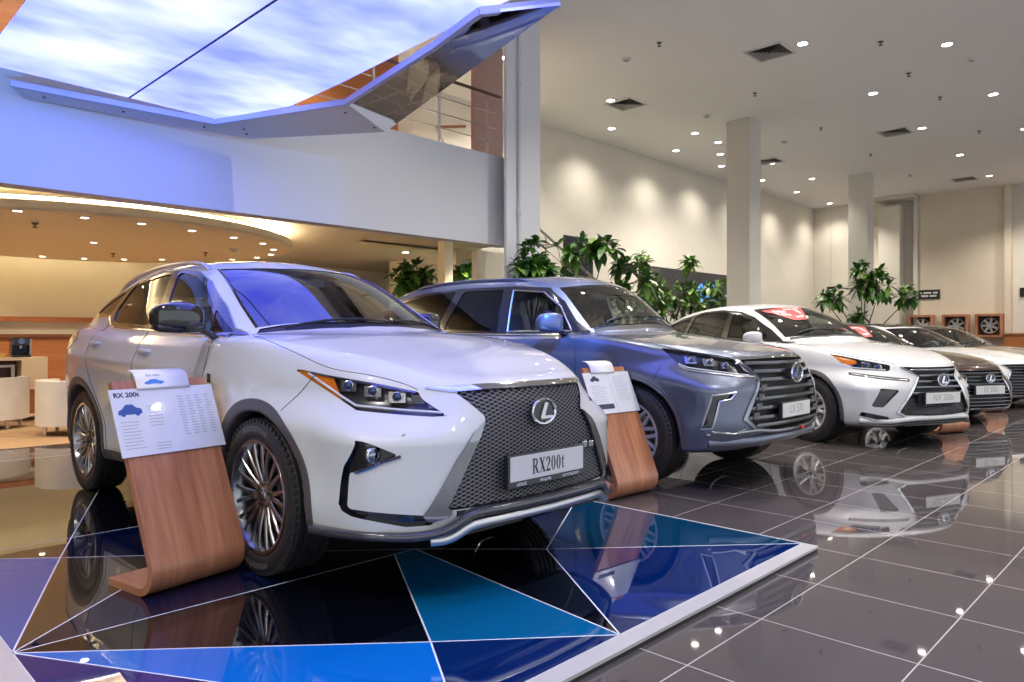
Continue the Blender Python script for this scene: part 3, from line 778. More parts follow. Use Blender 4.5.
    wipers(root, sh, [((.10, 1.315), (.62, 1.475)), ((-.56, 1.44), (.04, 1.30))])
RX.update(name='crossover_car', at=(2.58, 2.315, .03), paint=PEARL, zones=(.014, [(1.2, .014), (2.4, .022), (3.6, .03), (9, .04)], [(1.1, .014), (9, .02)]),
    label='white pearl crossover on the blue glass platform, nearest the camera', cat='car', lip=.055, wellx=.875, rocker=.365, belt=1.19, cowl=1.42, wheelx=.812, tyre=.235, rim=.275,
    style=('v', 10, .155, .030, .022), rimface=GUNMETAL, lettering='BRIDGESTONE', seaty=2.45, rv=(2.12, 1.53), mirror=(.935, 1.635, 1.265, .265, .165, .135), mirrorm=BLACK, foot=(-.09, .05, -.115),
    handles=[(2.60, 1.075, .20, 'front_door'), (3.58, 1.118, .20, 'rear_door')],
    cuts=[
        ('grille', 'front', RXG, dict(lim=lambda V: V[:, 1] - .5)),
        ('frame', 'front', [(-.02, .948), (.30, .947), (.565, .937), (.45, .9165), (.436, .917), (.30, .924), (-.02, .926)], dict(lim=lambda V: V[:, 1] - .5)),
        ('frame2', 'front', [(.345, .815), (.330, .800), (.42, .74), (.505, .63), (.60, .475), (.645, .402), (.615, .372), (.53, .39), (.52, .415), (.545, .43), (.40, .70), (.338, .800)], dict(lim=lambda V: V[:, 1] - .5)),
        ('headlight', 'obl', [(1.185, 1.019), (1.0, .989), (.778, .957), (.59, .921), (.567, .886), (.462, .818), (.529, .817), (.86, .840), (.918, .871)], dict(lim=lambda V: np.maximum(V[:, 1] - 1.05, .5 - V[:, 2]))),
        ('amber', 'obl', [(1.25, 1.05), (.985, 1.0), (.93, .88), (.98, .86), (1.25, .95)], dict(src=('headlight',))),
        ('fog', 'front', [(.842, .727), (.815, .716), (.725, .662), (.775, .640), (.842, .590), (.852, .584), (.856, .44), (.851, .430), (.655, .407), (.60, .40), (.60, .36), (.70, .359), (.848, .397), (.863, .415), (.868, .445), (.862, .612)], dict(lim=lambda V: V[:, 1] - .7)),
        ('hood', 'top', [(-.05, -.2), (.56, -.2), (.565, .23), (.66, .39), (.76, .60), (.80, .79), (.835, 1.10), (.80, 1.36), (.70, 1.50), (.45, 1.36), (.25, 1.28), (-.05, 1.25)], dict(lim=lambda V: np.where(V[:, 1] < .9, .936 + .02 * np.clip(V[:, 1] - .1, 0, 1) - V[:, 2], -1))),
        ('cowl', 'top', [(-.05, 1.25), (.25, 1.28), (.45, 1.36), (.70, 1.50), (.66, 1.545), (.40, 1.42), (.2, 1.335), (-.05, 1.305)], dict(lim=lambda V: 1.0 - V[:, 2])),
        ('windshield', 'top', [(-.05, 1.305), (.2, 1.335), (.40, 1.42), (.665, 1.565), (.635, 1.81), (.592, 2.08), (.543, 2.345), (.40, 2.24), (.2, 2.145), (-.05, 2.115)], dict(lim=lambda V: 1.0 - V[:, 2])),
        ('sunroof', 'top', [(-.05, 2.45), (.42, 2.48), (.45, 2.6), (.45, 3.2), (.40, 3.3), (-.05, 3.32)], dict(lim=lambda V: 1.4 - V[:, 2])),
        ('dlo', 'side', [(1.46, 1.158), (1.64, 1.208), (1.874, 1.348), (2.19, 1.505), (2.46, 1.590), (2.71, 1.622), (3.08, 1.630), (3.546, 1.580), (4.05, 1.470), (4.36, 1.36), (4.42, 1.322), (3.80, 1.322), (3.72, 1.29), (3.60, 1.25), (3.451, 1.236), (2.717, 1.210), (1.77, 1.170)], dict(lim=lambda V: .45 - V[:, 0])),
        ('frontglass', 'side', [(1.97, 1.36), (2.21, 1.487), (2.46, 1.565), (2.72, 1.600), (2.78, 1.600), (2.62, 1.38), (2.58, 1.228), (1.87, 1.202), (1.875, 1.26)], dict(src=('dlo',))),
        ('quarterglass', 'side', [(1.62, 1.190), (1.80, 1.198), (1.835, 1.255), (1.92, 1.335), (1.80, 1.275)], dict(src=('dlo',))),
        ('rearglass', 'side', [(2.74, 1.24), (2.74, 1.36), (2.90, 1.603), (3.08, 1.605), (3.45, 1.572), (3.62, 1.545), (3.70, 1.36), (3.62, 1.285), (3.451, 1.262)], dict(src=('dlo',), smooth=1, q=.12)),
        ('backglass', 'side', [(3.82, 1.345), (3.74, 1.52), (4.05, 1.448), (4.32, 1.358)], dict(src=('dlo',))),
        ('rearscreen', 'top', [(-.05, 4.36), (.46, 4.31), (.50, 4.5), (.53, 4.70), (-.05, 4.77)], dict(lim=lambda V: 1.0 - V[:, 2])),
        ('taillight', 'side', [(4.09, 1.15), (4.20, 1.205), (4.42, 1.235), (5.1, 1.24), (5.1, 1.04), (4.30, 1.045)], dict(lim=lambda V: .4 - V[:, 0])),
        ('front_door', 'side', [(1.635, 1.172), (1.64, .95), (1.66, .6), (1.72, .365), (2.74, .365), (2.80, .55), (2.80, .82), (2.75, 1.05), (2.72, 1.212)], dict(lim=lambda V: .5 - V[:, 0])),
        ('rear_door', 'side', [(2.72, 1.212), (2.75, 1.05), (2.80, .82), (2.80, .55), (2.74, .365), (3.33, .365), (3.36, .55), (3.48, .74), (3.66, .90), (3.74, 1.05), (3.70, 1.29), (3.60, 1.25), (3.451, 1.236)], dict(lim=lambda V: .5 - V[:, 0])),
        ('fender', 'side', [(.70, .985), (.82, .82), (.79, .70), (.70, .5), (.9, .2), (1.72, .2), (1.66, .6), (1.64, .95), (1.635, 1.172), (1.46, 1.158), (1.35, 1.5), (1.0, 1.3), (.77, 1.012)], dict(lim=lambda V: .5 - V[:, 0])),
        ('bumper', 'front', [(-.1, .1), (1.1, .1), (1.1, 1.2), (-.1, 1.2)], dict(lim=lambda V: V[:, 1] - 1.0)),
    ],
    parts=dict(
        bumper=dict(n='front_bumper'), hood=dict(n='bonnet'), fender=dict(n='front_wing', side='each'), front_door=dict(n='front_door', side='each'), rear_door=dict(n='rear_door', side='each'),
        cowl=dict(n='cowl_panel', m=MATTE, d=-.006), windshield=dict(n='windscreen', m=GLASSW, d=-.004, wm=BLACK), sunroof=dict(n='sunroof', m=BLACK, d=.003),
        grille=dict(n='grille', m=MATTE, d=-.030, wm=MATTE), frame=dict(n='grille_surround', m=CHROME, d=.007), frame2=dict(n='grille_frame', m=DCHROME, d=.010, side='each'),
        headlight=dict(n='headlight', m=mat('lamp_housing', (.03, .03, .034), .2, .2), d=-.034, side='each', lens=True, wm=BLACK), amber=dict(n='amber_marker', m=AMBER, d=-.012, side='each', lens=True, wm=BLACK, of='headlight'),
        fog=dict(n='fog_recess', m=BLACK, d=-.024, side='each', wm=BLACK),
        dlo=dict(n='window_frame', m=BLACK, side='each'), frontglass=dict(n='front_window', m=GLASSC, d=-.008, wm=BLACK, side='each', of='front_door_dummy') if 0 else dict(n='front_window', m=GLASSC, d=-.008, wm=BLACK, side='each'),
        quarterglass=dict(n='quarter_window', m=GLASSC, d=-.006, wm=BLACK, side='each'), rearglass=dict(n='rear_window', m=GLASST, d=-.008, wm=BLACK, side='each'), backglass=dict(n='rear_quarter_window', m=GLASST, d=-.006, wm=BLACK, side='each'),
        rearscreen=dict(n='rear_windscreen', m=GLASST, d=-.005, wm=BLACK),
        taillight=dict(n='taillight', m=mat('tail_red', (.16, .01, .012), .12, 0, 1), d=.004, side='each')),
    trims=[
        ('window_trim', CHROME, 'side', [(1.46, 1.156), (1.77, 1.167), (2.717, 1.207), (3.451, 1.233), (3.60, 1.247), (3.72, 1.287), (3.80, 1.320), (4.42, 1.322)], .006, dict(off=.001)),
        ('window_trim', SATIN, 'side', [(1.46, 1.160), (1.64, 1.211), (1.874, 1.351), (2.19, 1.508), (2.46, 1.593), (2.71, 1.625), (3.08, 1.633), (3.546, 1.583), (4.05, 1.473), (4.36, 1.363)], .0045, dict(off=.001)),
        ('door_seam', MATTE, 'side', [(1.635, 1.172), (1.64, .95), (1.66, .6), (1.72, .37)], .0025, {}),
        ('door_seam', MATTE, 'side', [(2.72, 1.212), (2.75, 1.05), (2.80, .82), (2.80, .55), (2.74, .37)], .0025, dict(smooth=1)),
        ('door_seam', MATTE, 'side', [(3.33, .37), (3.36, .55), (3.48, .74), (3.66, .90), (3.74, 1.05), (3.70, 1.29)], .0025, dict(smooth=2)),
        ('bonnet_seam', MATTE, 'top', [(.565, .235), (.66, .39), (.76, .60), (.80, .79), (.835, 1.10), (.80, 1.36), (.70, 1.50)], .0018, dict(smooth=2)),
        ('bumper_seam', MATTE, 'side', [(.77, 1.012), (.70, .985), (.82, .82), (.79, .70)][1:3], .0022, {}),
        ('fog_trim', DCHROME, 'front', [(.722, .661), (.775, .637), (.842, .588)], .007, dict(off=.002)),
        ('screen_trim', BLACK, 'top', [(.665, 1.565), (.635, 1.81), (.592, 2.08), (.543, 2.345)], .010, dict(off=-.004)),
        ('sill_crease', SATIN, 'side', [(1.72, .395), (3.3, .395)], .0035, {}),
    ], extra=rx_extra)
# ------------------------------------------------------------------ the other cars of the row
LX = dict(len=5.08, w=1.98, h=1.84, wheels=(.92, 3.77), wr=.40, arch=.455, well=.62, ymid=3.2,
    plan=[(-.2, .93), (.5, .955), (1.0, .97), (2.0, .965), (3.0, .97), (3.8, .98), (4.5, .955), (5.1, .90)],
    sect=[(.1, -.12), (.3, -.06), (.45, -.035), (.6, -.035), (.8, -.015), (1.0, -.0), (1.12, -.008), (1.25, -.05), (1.4, -.14)],
    top=[(-.1, .97), (0, 1.02), (.06, 1.05), (.2, 1.085), (.45, 1.13), (.8, 1.18), (1.15, 1.225), (1.45, 1.245), (1.9, 1.22), (2.6, 1.22), (3.6, 1.23), (4.5, 1.24), (5.0, 1.20)],
    camber=[(0, .02), (.4, .04), (1.3, .045), (2, .03), (5, .03)],
    nose=[(.1, .25), (.25, .16), (.36, .07), (.48, .0), (.6, -.005), (.85, 0), (1.0, .02), (1.06, .06), (1.14, .16)],
    tail=[(.2, 4.92), (.4, 5.02), (.7, 5.07), (1.0, 5.06), (1.3, 5.0), (1.8, 4.86)],
    bow=(.11, .34, 7), abow=.30, bbow=.18, abz=.78, abd=.25, k=dict(top=.05, front=.07, belt=.025, roof=.08), rbow=(.06, .2), bottom=[(0, .33), (.6, .30), (1, .30), (4, .30), (5, .40)],
    roof=[(.9, .98), (1.25, 1.24), (1.55, 1.49), (1.82, 1.69), (2.05, 1.775), (2.5, 1.815), (3.2, 1.83), (3.8, 1.80), (4.25, 1.745), (4.5, 1.64), (4.7, 1.42), (4.9, 1.1)],
    gw=[(.7, .90), (1.05, .93), (1.2, .90), (1.4, .835), (1.6, .76), (1.75, .69), (1.9, .60)], gtaper=[(1.0, 0), (3.2, 0), (4.3, .02), (5.0, .06)],
    wbow=(.30, .08), rcam=.045)
NX = dict(len=4.64, w=1.85, h=1.66, wheels=(.93, 3.59), wr=.365, arch=.405, well=.60, ymid=2.9,
    plan=[(-.2, .86), (.5, .885), (1.0, .91), (2.0, .90), (3.0, .91), (3.7, .925), (4.2, .90), (4.7, .82)],
    sect=[(.1, -.12), (.25, -.06), (.4, -.035), (.55, -.035), (.7, -.02), (.88, -.004), (1.0, -.012), (1.12, -.05), (1.25, -.13)],
    top=[(-.1, .84), (0, .88), (.06, .91), (.2, .955), (.45, 1.02), (.8, 1.09), (1.1, 1.13), (1.4, 1.15), (1.9, 1.13), (2.8, 1.15), (3.6, 1.20), (4.2, 1.20), (4.6, 1.12)],
    camber=[(0, .02), (.3, .04), (.8, .06), (1.3, .06), (1.8, .04), (5, .05)],
    nose=[(.1, .16), (.2, .08), (.3, .02), (.45, 0), (.6, .0), (.75, .015), (.86, .045), (.93, .09), (1.0, .18)],
    tail=[(.2, 4.48), (.4, 4.6), (.6, 4.63), (.9, 4.62), (1.1, 4.56), (1.3, 4.44)],
    bow=(.16, .40, 6), abow=.27, bbow=.28, abz=.62, abd=.25, k=dict(top=.05, front=.07, belt=.025), rbow=(.10, .3), bottom=[(0, .24), (.5, .24), (1, .26), (3.6, .26), (4.7, .3)],
    roof=[(.9, 1.03), (1.15, 1.15), (1.55, 1.36), (1.95, 1.545), (2.25, 1.62), (2.6, 1.65), (3.1, 1.63), (3.6, 1.575), (4.0, 1.49), (4.3, 1.36), (4.6, 1.1)],
    gw=[(.7, .82), (1.0, .86), (1.12, .83), (1.25, .77), (1.4, .69), (1.55, .60), (1.7, .50)], gtaper=[(1.0, 0), (2.8, 0), (3.8, .05), (4.6, .14)],
    wbow=(.42, .25), rcam=.055)
ES = dict(len=4.90, w=1.82, h=1.46, wheels=(.98, 3.80), wr=.335, arch=.368, well=.60, ymid=2.9,
    plan=[(-.2, .85), (.5, .88), (1.0, .90), (2.0, .90), (3.0, .905), (3.8, .905), (4.4, .875), (4.95, .80)],
    sect=[(.1, -.12), (.22, -.06), (.35, -.035), (.5, -.03), (.65, -.012), (.78, -.002), (.88, -.012), (1.0, -.06), (1.1, -.13)],
    top=[(-.1, .71), (0, .752), (.06, .782), (.2, .825), (.45, .885), (.8, .945), (1.15, .985), (1.5, 1.0), (2.0, .97), (2.8, .98), (3.6, 1.02), (4.2, 1.05), (4.85, 1.02)],
    camber=[(0, .02), (.3, .04), (.8, .06), (1.3, .06), (1.8, .04), (5, .05)],
    nose=[(.08, .16), (.16, .07), (.24, .02), (.36, 0), (.5, .0), (.62, .012), (.72, .04), (.79, .09), (.86, .18)],
    tail=[(.2, 4.76), (.4, 4.86), (.6, 4.9), (.85, 4.88), (1.0, 4.83), (1.2, 4.7)],
    bow=(.14, .40, 5), abow=.25, bbow=.25, abz=.52, abd=.22, k=dict(top=.05, front=.07, belt=.03), rbow=(.12, .3), bottom=[(0, .19), (.5, .19), (1, .19), (3.6, .19), (4.9, .25)],
    roof=[(1.0, .80), (1.3, .96), (1.75, 1.18), (2.15, 1.345), (2.5, 1.42), (2.9, 1.45), (3.3, 1.435), (3.7, 1.36), (4.1, 1.22), (4.5, 1.04), (4.9, .8)],
    gw=[(.6, .80), (.85, .83), (.98, .80), (1.1, .74), (1.25, .65), (1.4, .55), (1.5, .47)], gtaper=[(1.0, 0), (2.8, 0), (3.8, .05), (4.6, .14)],
    wbow=(.42, .35), rcam=.05)

GRAPH = mat('graphite_paint', (.13, .15, .21), .36, .7, 1., crough=.02)
SNOW = mat('snow_white_paint', (.54, .55, .57), .4, 0, 1., crough=.02)
COCOA = mat('cocoa_brown_paint', (.055, .032, .024), .26, .55, 1., crough=.02)
BARM = mat('dark_bar_chrome', (.30, .31, .33), .16, 1)
BARD = mat('bar_grey', (.10, .10, .115), .22, .6, 1)
def bars(parent, sh, poly, zs, h, off, m, name='grille_bar', top=None, xcut=None):
    pl = np.array(poly)
    for z in zs:
        xs = np.linspace(0, .75, 76); d = sdf(np.stack([xs, np.full(76, z)], 1), pl); i = np.where(d < -.004)[0]
        if not len(i): continue
        xm = xs[i[-1]]; P = []
        for x in np.linspace(0.0, xm, 9):
            q = sh.hit('front', max(x, .002), z)
            if q: P.append(Vector((x if x > .001 else 0, q.y + off, z)))
        b = strip(name, m, parent, P, .014, h / 2)
        if top:
            P2 = [p + Vector((0, -.013, h * .38)) for p in P]; strip('bar_trim', top, b, P2, .004, .0035)
def sticker(root, sh, x0, x1, ya, yb, lines):
    """red price sticker on the windscreen: grid of glass points, x from the left edge to the right edge"""
    def pt(u, v, o=.004):
        x = x0 + (x1 - x0) * u; k = abs(x); y = ya(u) + (yb(u) - ya(u)) * v; h = sh.hit('top', max(k, .001), y, o); return Vector((math.copysign(h.x, x) if k > .001 else 0, h.y, h.z))
    n = 10; m = MB(); m.add([pt(i / n, j / n) for j in range(n + 1) for i in range(n + 1)], [(j * (n + 1) + i, j * (n + 1) + i + 1, (j + 1) * (n + 1) + i + 1, (j + 1) * (n + 1) + i) for j in range(n) for i in range(n)], True)
    r = m.build('windscreen_sticker', mat('sticker_red', (.42, .02, .025), .4), root, fix=False)
    m = MB()
    for u0, u1, v0, v1, sl in lines:
        m.add([pt(u0 + sl, v0, .006), pt(u1 + sl, v0, .006), pt(u1, v1, .006), pt(u0, v1, .006)], [(0, 1, 2, 3)])
    m.build('sticker_print', mat('sticker_white', (.75, .75, .74), .5), r, fix=False)
def lamps(made, sh, cells, fins, r, brow, drl, m=DCHROME):
    h = made['headlight']
    for a0, a1, b0, b1 in cells:
        lamp_box(h, sh, a0 + .008, a1 - .008, b0, b1, .012, m, 'lamp_cell'); lamp_dot(h, sh, 'obl', (a0 + a1) / 2, (b0 + b1) / 2, r, .002)
    for a0, a1, b0, b1 in fins: lamp_box(h, sh, a0, a1, b0, b1, .012, DCHROME, 'lamp_fin')
    for nm, pts, rr, mm in (('daylight_strip', drl, .006, LEDW), ('lamp_brow', brow, .006, DCHROME)):
        P = [v for v in (sh.hit('obl', a, b) for a, b in resample(pts, .03, False)) if v]; P = [p + Vector((-ST, CT, 0)) * .008 for p in P]
        if len(P) > 1:
            for s in (-1, 1): MB().tube(P if s > 0 else mirror_pts(P), rr, 6).build(nm, mm, h[s])
def side_cut(c, y, belt, sill):
    """doors from four seam stations y = (front, middle, rear foot, rear top)"""
    a, b, d, e = y
    return [('front_door', 'side', [(a + .02, belt), (a, belt - .25), (a + .02, sill + .2), (a + .08, sill), (b - .02, sill), (b + .03, sill + .3), (b, belt)], dict(lim=lambda V: .5 - V[:, 0])),
            ('rear_door', 'side', [(b, belt), (b + .03, sill + .3), (b - .02, sill), (d, sill), (d + .03, sill + .2), (d + .14, sill + .40), (e, belt - .12), (e, belt)], dict(lim=lambda V: .5 - V[:, 0]))], [
            ('door_seam', MATTE, 'side', [(a + .02, belt), (a, belt - .25), (a + .02, sill + .2), (a + .08, sill)], .003, dict(smooth=1)),
            ('door_seam', MATTE, 'side', [(b, belt), (b + .03, sill + .3), (b - .02, sill)], .003, dict(smooth=1)),
            ('door_seam', MATTE, 'side', [(d, sill), (d + .03, sill + .2), (d + .14, sill + .40), (e, belt - .12), (e, belt)], .003, dict(smooth=1))]
HOUSE = mat('lamp_housing', (.03, .03, .034), .2, .2)
def std_parts(**k):
    p = dict(sunroof=dict(n='sunroof', m=BLACK, d=.002), rearscreen=dict(n='rear_windscreen', m=GLASST, d=-.005, wm=BLACK), bumper=dict(n='front_bumper'), hood=dict(n='bonnet'), front_door=dict(n='front_door', side='each'), rear_door=dict(n='rear_door', side='each'), cowl=dict(n='cowl_panel', m=MATTE, d=-.006), windshield=dict(n='windscreen', m=GLASSW, d=-.004, wm=BLACK),
        grille=dict(n='grille', m=MATTE, d=-.035, wm=MATTE), frame2=dict(n='grille_frame', m=CHROME, d=.012), headlight=dict(n='headlight', m=HOUSE, d=-.034, side='each', lens=True, wm=BLACK), amber=dict(n='amber_marker', m=AMBER, d=-.012, side='each', lens=True, wm=BLACK, of='headlight'),
        fog=dict(n='fog_recess', m=BLACK, d=-.022, side='each', wm=BLACK), dlo=dict(n='window_frame', m=BLACK, side='each'), frontglass=dict(n='front_window', m=GLASSC, d=-.008, wm=BLACK, side='each'), rearglass=dict(n='rear_window', m=GLASST, d=-.008, wm=BLACK, side='each'), backglass=dict(n='rear_quarter_window', m=GLASST, d=-.006, wm=BLACK, side='each'))
    p.update(k); return p
# ---- the big graphite off-roader
LXG = [(-.02, 1.022), (.30, 1.021), (.565, 1.012), (.49, .90), (.472, .87), (.60, .66), (.652, .575), (.55, .505), (.3, .475), (-.02, .468)]
LXF = [(.565, 1.012), (.49, .90), (.472, .87), (.60, .66), (.652, .575), (.55, .505), (.56, .478), (.692, .570), (.632, .675), (.500, .872), (.514, .895), (.596, 1.014)]
def lx_extra(root, c, sh, made):
    g = made['grille'][1]
    bars(g, sh, LXG, [.988, .925, .862, .790, .718, .646, .574, .515], .034, .004, BARD, top=BARM)
    for z in (.80, .73, .66, .59):    # stepped blocks along the frame
        for s in (-1, 1):
            x = np.interp(z, [.575, .87], [.60, .45]); q = sh.hit('front', x - .04, z); m = MB(); m.box((s * (x - .04) - .045, q.y - .012, z - .027), (s * (x - .04) + .045, q.y + .02, z + .027), bev=.005); m.build('grille_block', BARD, g)
    emblem(root, -.036, .905, .20, .145, back=BLACK); plate(root, 0, -.045, .615, 'LX 570', 'sans', strip=False)
    P = smooth3([(0, -.012, .455), (.35, .0, .46), (.55, .03, .485), (.70, .09, .47), (.88, .27, .455)]); strip('lower_bar', BARM, root, P, .016, .016)
    P = smooth3([(0, .01, .405), (.35, .02, .41), (.6, .06, .40), (.86, .27, .39)]); strip('bumper_lip', GRAPH, root, P, .03, .03)
    m = MB(); m.box((-.028, -.034, .438), (.028, -.018, .462), bev=.004); m.v = [(a + .16, b, d) for a, b, d in m.v]; m.build('red_marker', mat('red_marker', (.5, .03, .02), .4), root)
    lamps(made, sh, [(.86, .96, .985, 1.045), (.74, .835, .968, 1.025), (.625, .715, .948, .998)], [], .019, [(1.07, 1.098), (.85, 1.062), (.62, 1.022)], [(1.0, .985), (.94, .955), (.62, .912), (.49, .90)])
    roof_rail(root, sh, lambda y: .66, 2.3, 4.0, .022, .012, GRAPH); wipers(root, sh, [((.08, 1.42), (.62, 1.50)), ((-.52, 1.47), (.04, 1.43))])
a, b = side_cut(LX, (1.46, 2.46, 3.22, 3.50), 1.215, .42)
LX.update(name='off_road_car', at=(5.78, 2.47, 0), paint=GRAPH, zones=(.018, [(1.2, .018), (2.4, .026), (9, .045)], [(1.2, .018), (9, .026)]), label='graphite grey off-road car with chrome spindle grille, parked beside the white one on the platform', cat='car',
    lip=.025, wellx=.90, rocker=.40, rockm=GRAPH, archm=GRAPH, belt=1.24, cowl=1.42, wheelx=.835, tyre=.285, rim=.275, style=('pair', 10, .085, .034, .026), lettering=None, seaty=2.30, rv=(1.92, 1.60), seats=LEATHER,
    mirror=(1.0, 1.60, 1.315, .25, .17, .13), foot=(-.10, .05, -.10), mirrorlow=GRAPH, handles=[(2.30, 1.10, .20, 'front_door'), (3.28, 1.11, .20, 'rear_door')],
    cuts=[('grille', 'front', LXG, dict(lim=lambda V: V[:, 1] - .5)), ('frame2', 'front', LXF, dict(lim=lambda V: V[:, 1] - .5)),
        ('topbar', 'front', [(-.02, 1.022), (.30, 1.021), (.565, 1.012), (.612, 1.016), (.60, 1.034), (.30, 1.040), (-.02, 1.041)], dict(lim=lambda V: V[:, 1] - .5)),
        ('headlight', 'obl', [(1.105, 1.108), (.85, 1.073), (.615, 1.034), (.555, .98), (.529, .938), (.456, .896), (.60, .898), (.952, .942), (1.0, .978)], dict(lim=lambda V: np.maximum(V[:, 1] - 1.05, .5 - V[:, 2]))),
        ('fog', 'front', [(.902, .50), (.872, .752), (.735, .778), (.77, .728), (.838, .71), (.872, .505)], dict(lim=lambda V: V[:, 1] - .8)),
        ('hood', 'top', [(-.05, -.2), (.60, -.2), (.62, .21), (.74, .36), (.83, .55), (.86, .75), (.86, 1.15), (.80, 1.38), (.70, 1.45), (.45, 1.36), (.25, 1.31), (-.05, 1.29)], dict(lim=lambda V: np.where(V[:, 1] < .9, 1.040 + .02 * np.clip(V[:, 1] - .1, 0, 1) - V[:, 2], -1))),
        ('cowl', 'top', [(-.05, 1.29), (.25, 1.31), (.45, 1.36), (.70, 1.45), (.68, 1.49), (.45, 1.415), (.25, 1.365), (-.05, 1.345)], dict(lim=lambda V: 1.0 - V[:, 2])),
        ('windshield', 'top', [(-.05, 1.345), (.25, 1.365), (.45, 1.415), (.70, 1.50), (.665, 1.70), (.612, 1.95), (.4, 1.885), (.2, 1.85), (-.05, 1.84)], dict(lim=lambda V: 1.0 - V[:, 2])),
        ('dlo', 'side', [(1.48, 1.235), (1.62, 1.335), (1.80, 1.515), (2.00, 1.655), (2.42, 1.685), (3.2, 1.695), (3.85, 1.665), (4.22, 1.605), (4.42, 1.25), (2.5, 1.215), (1.48, 1.215)], dict(lim=lambda V: .45 - V[:, 0])),
        ('frontglass', 'side', [(1.60, 1.245), (1.80, 1.47), (2.02, 1.61), (2.42, 1.645), (2.36, 1.242)], dict(src=('dlo',))), ('rearglass', 'side', [(2.50, 1.245), (2.56, 1.655), (3.14, 1.662), (3.32, 1.265)], dict(src=('dlo',))), ('backglass', 'side', [(3.42, 1.275), (3.27, 1.665), (3.80, 1.635), (4.14, 1.575), (4.28, 1.28)], dict(src=('dlo',))),
        ('bumper', 'front', [(-.1, .1), (1.1, .1), (1.1, .93), (-.1, .93)], dict(lim=lambda V: V[:, 1] - .75))] + a,
    parts=std_parts(topbar=dict(n='grille_surround', m=CHROME, d=.010), frame2=dict(n='grille_frame', m=DCHROME, d=.010, side='each')),
    trims=b + [('window_trim', SATIN, 'side', [(1.48, 1.213), (2.5, 1.213), (4.42, 1.248)], .007, {}), ('window_trim', SATIN, 'side', [(1.60, 1.245), (1.80, 1.47), (2.02, 1.61), (2.42, 1.645), (2.36, 1.242)], .008, dict(closed=True)),
        ('bonnet_seam', MATTE, 'top', [(.62, .22), (.74, .36), (.83, .55), (.86, .75), (.86, 1.15), (.80, 1.38), (.70, 1.45)], .003, dict(smooth=1)), ('fog_trim', SATIN, 'front', [(.902, .50), (.871, .752), (.735, .778), (.77, .728), (.838, .71), (.872, .505)], .008, dict(closed=True)), ('lamp_trim', SATIN, 'obl', [(1.0, .972), (.952, .938), (.60, .893), (.45, .888), (.42, .865)], .009, {}), ('bumper_seam', MATTE, 'side', [(.64, .96), (.70, .80), (.66, .78)], .0022, {}),
        ('bumper_crease', CHROME, 'front', [(.87, .48), (.74, .465), (.66, .50)], .008, {}), ('side_trim', SATIN, 'side', [(1.5, .66), (3.2, .66)], .006, {})], extra=lx_extra)
# ---- the white compact crossover
NXG = [(-.02, .868), (.25, .868), (.41, .872), (.30, .80), (.262, .765), (.37, .62), (.525, .405), (.45, .365), (-.02, .35)]
NXF = [(.41, .872), (.30, .80), (.262, .765), (.37, .62), (.525, .405), (.45, .365), (.46, .348), (.555, .40), (.39, .635), (.285, .768), (.312, .795), (.44, .876)]
def nx_extra(root, c, sh, made):
    g = made['grille'][1]; bars(g, sh, NXG, [.835, .775, .715, .655, .595], .026, .002, BARD, top=SATIN)
    wire_mesh(g, sh, [(-.02, .55), (.40, .55), (.50, .405), (.44, .37), (-.02, .355)], .03, .5, .02, .003, BARD, .36, .55, .5)
    emblem(root, -.030, .735, .165, .12, back=BLACK); plate(root, 0, -.042, .545, 'NX 200t', 'sans', strip=False)
    m = MB(); m.box((-.31, .0, .475), (.31, .05, .60)); m.build('plate_carrier', MATTE, root)
    P = smooth3([(0, .01, .285), (.35, .03, .285), (.50, .065, .272), (.62, .13, .250), (.80, .34, .250)]); strip('front_lip', MATTE, root, P, .03, .016)
    P = smooth3([(0, .0, .332), (.35, .02, .332), (.48, .05, .32), (.58, .11, .298), (.80, .32, .298)]); strip('lower_bar', SNOW, root, P, .026, .024)
    lamps(made, sh, [(.68, .79, .86, .915), (.58, .675, .845, .89)], [], .022, [(1.02, .99), (.80, .935), (.55, .882)], [(.95, .89), (.85, .853), (.56, .838)])
    wipers(root, sh, [((.08, 1.42), (.58, 1.56)), ((-.50, 1.49), (.04, 1.43))])
    sticker(root, sh, -.515, .03, lambda u: 2.12 - .10 * u, lambda u: (2.12 - .10 * u) - .03 - .36 * min(1, u / .32, (1 - u) / .38), [(.45, .50, .15, .85, .02), (.52, .58, .15, .85, .02), (.60, .66, .15, .85, .02), (.68, .73, .2, .7, .02), (.16, .20, .25, .8, .02), (.24, .40, .3, .45, 0), (.24, .40, .6, .7, 0), (.80, .88, .2, .35, 0)])
a, b = side_cut(NX, (1.50, 2.52, 3.15, 3.42), 1.14, .36)
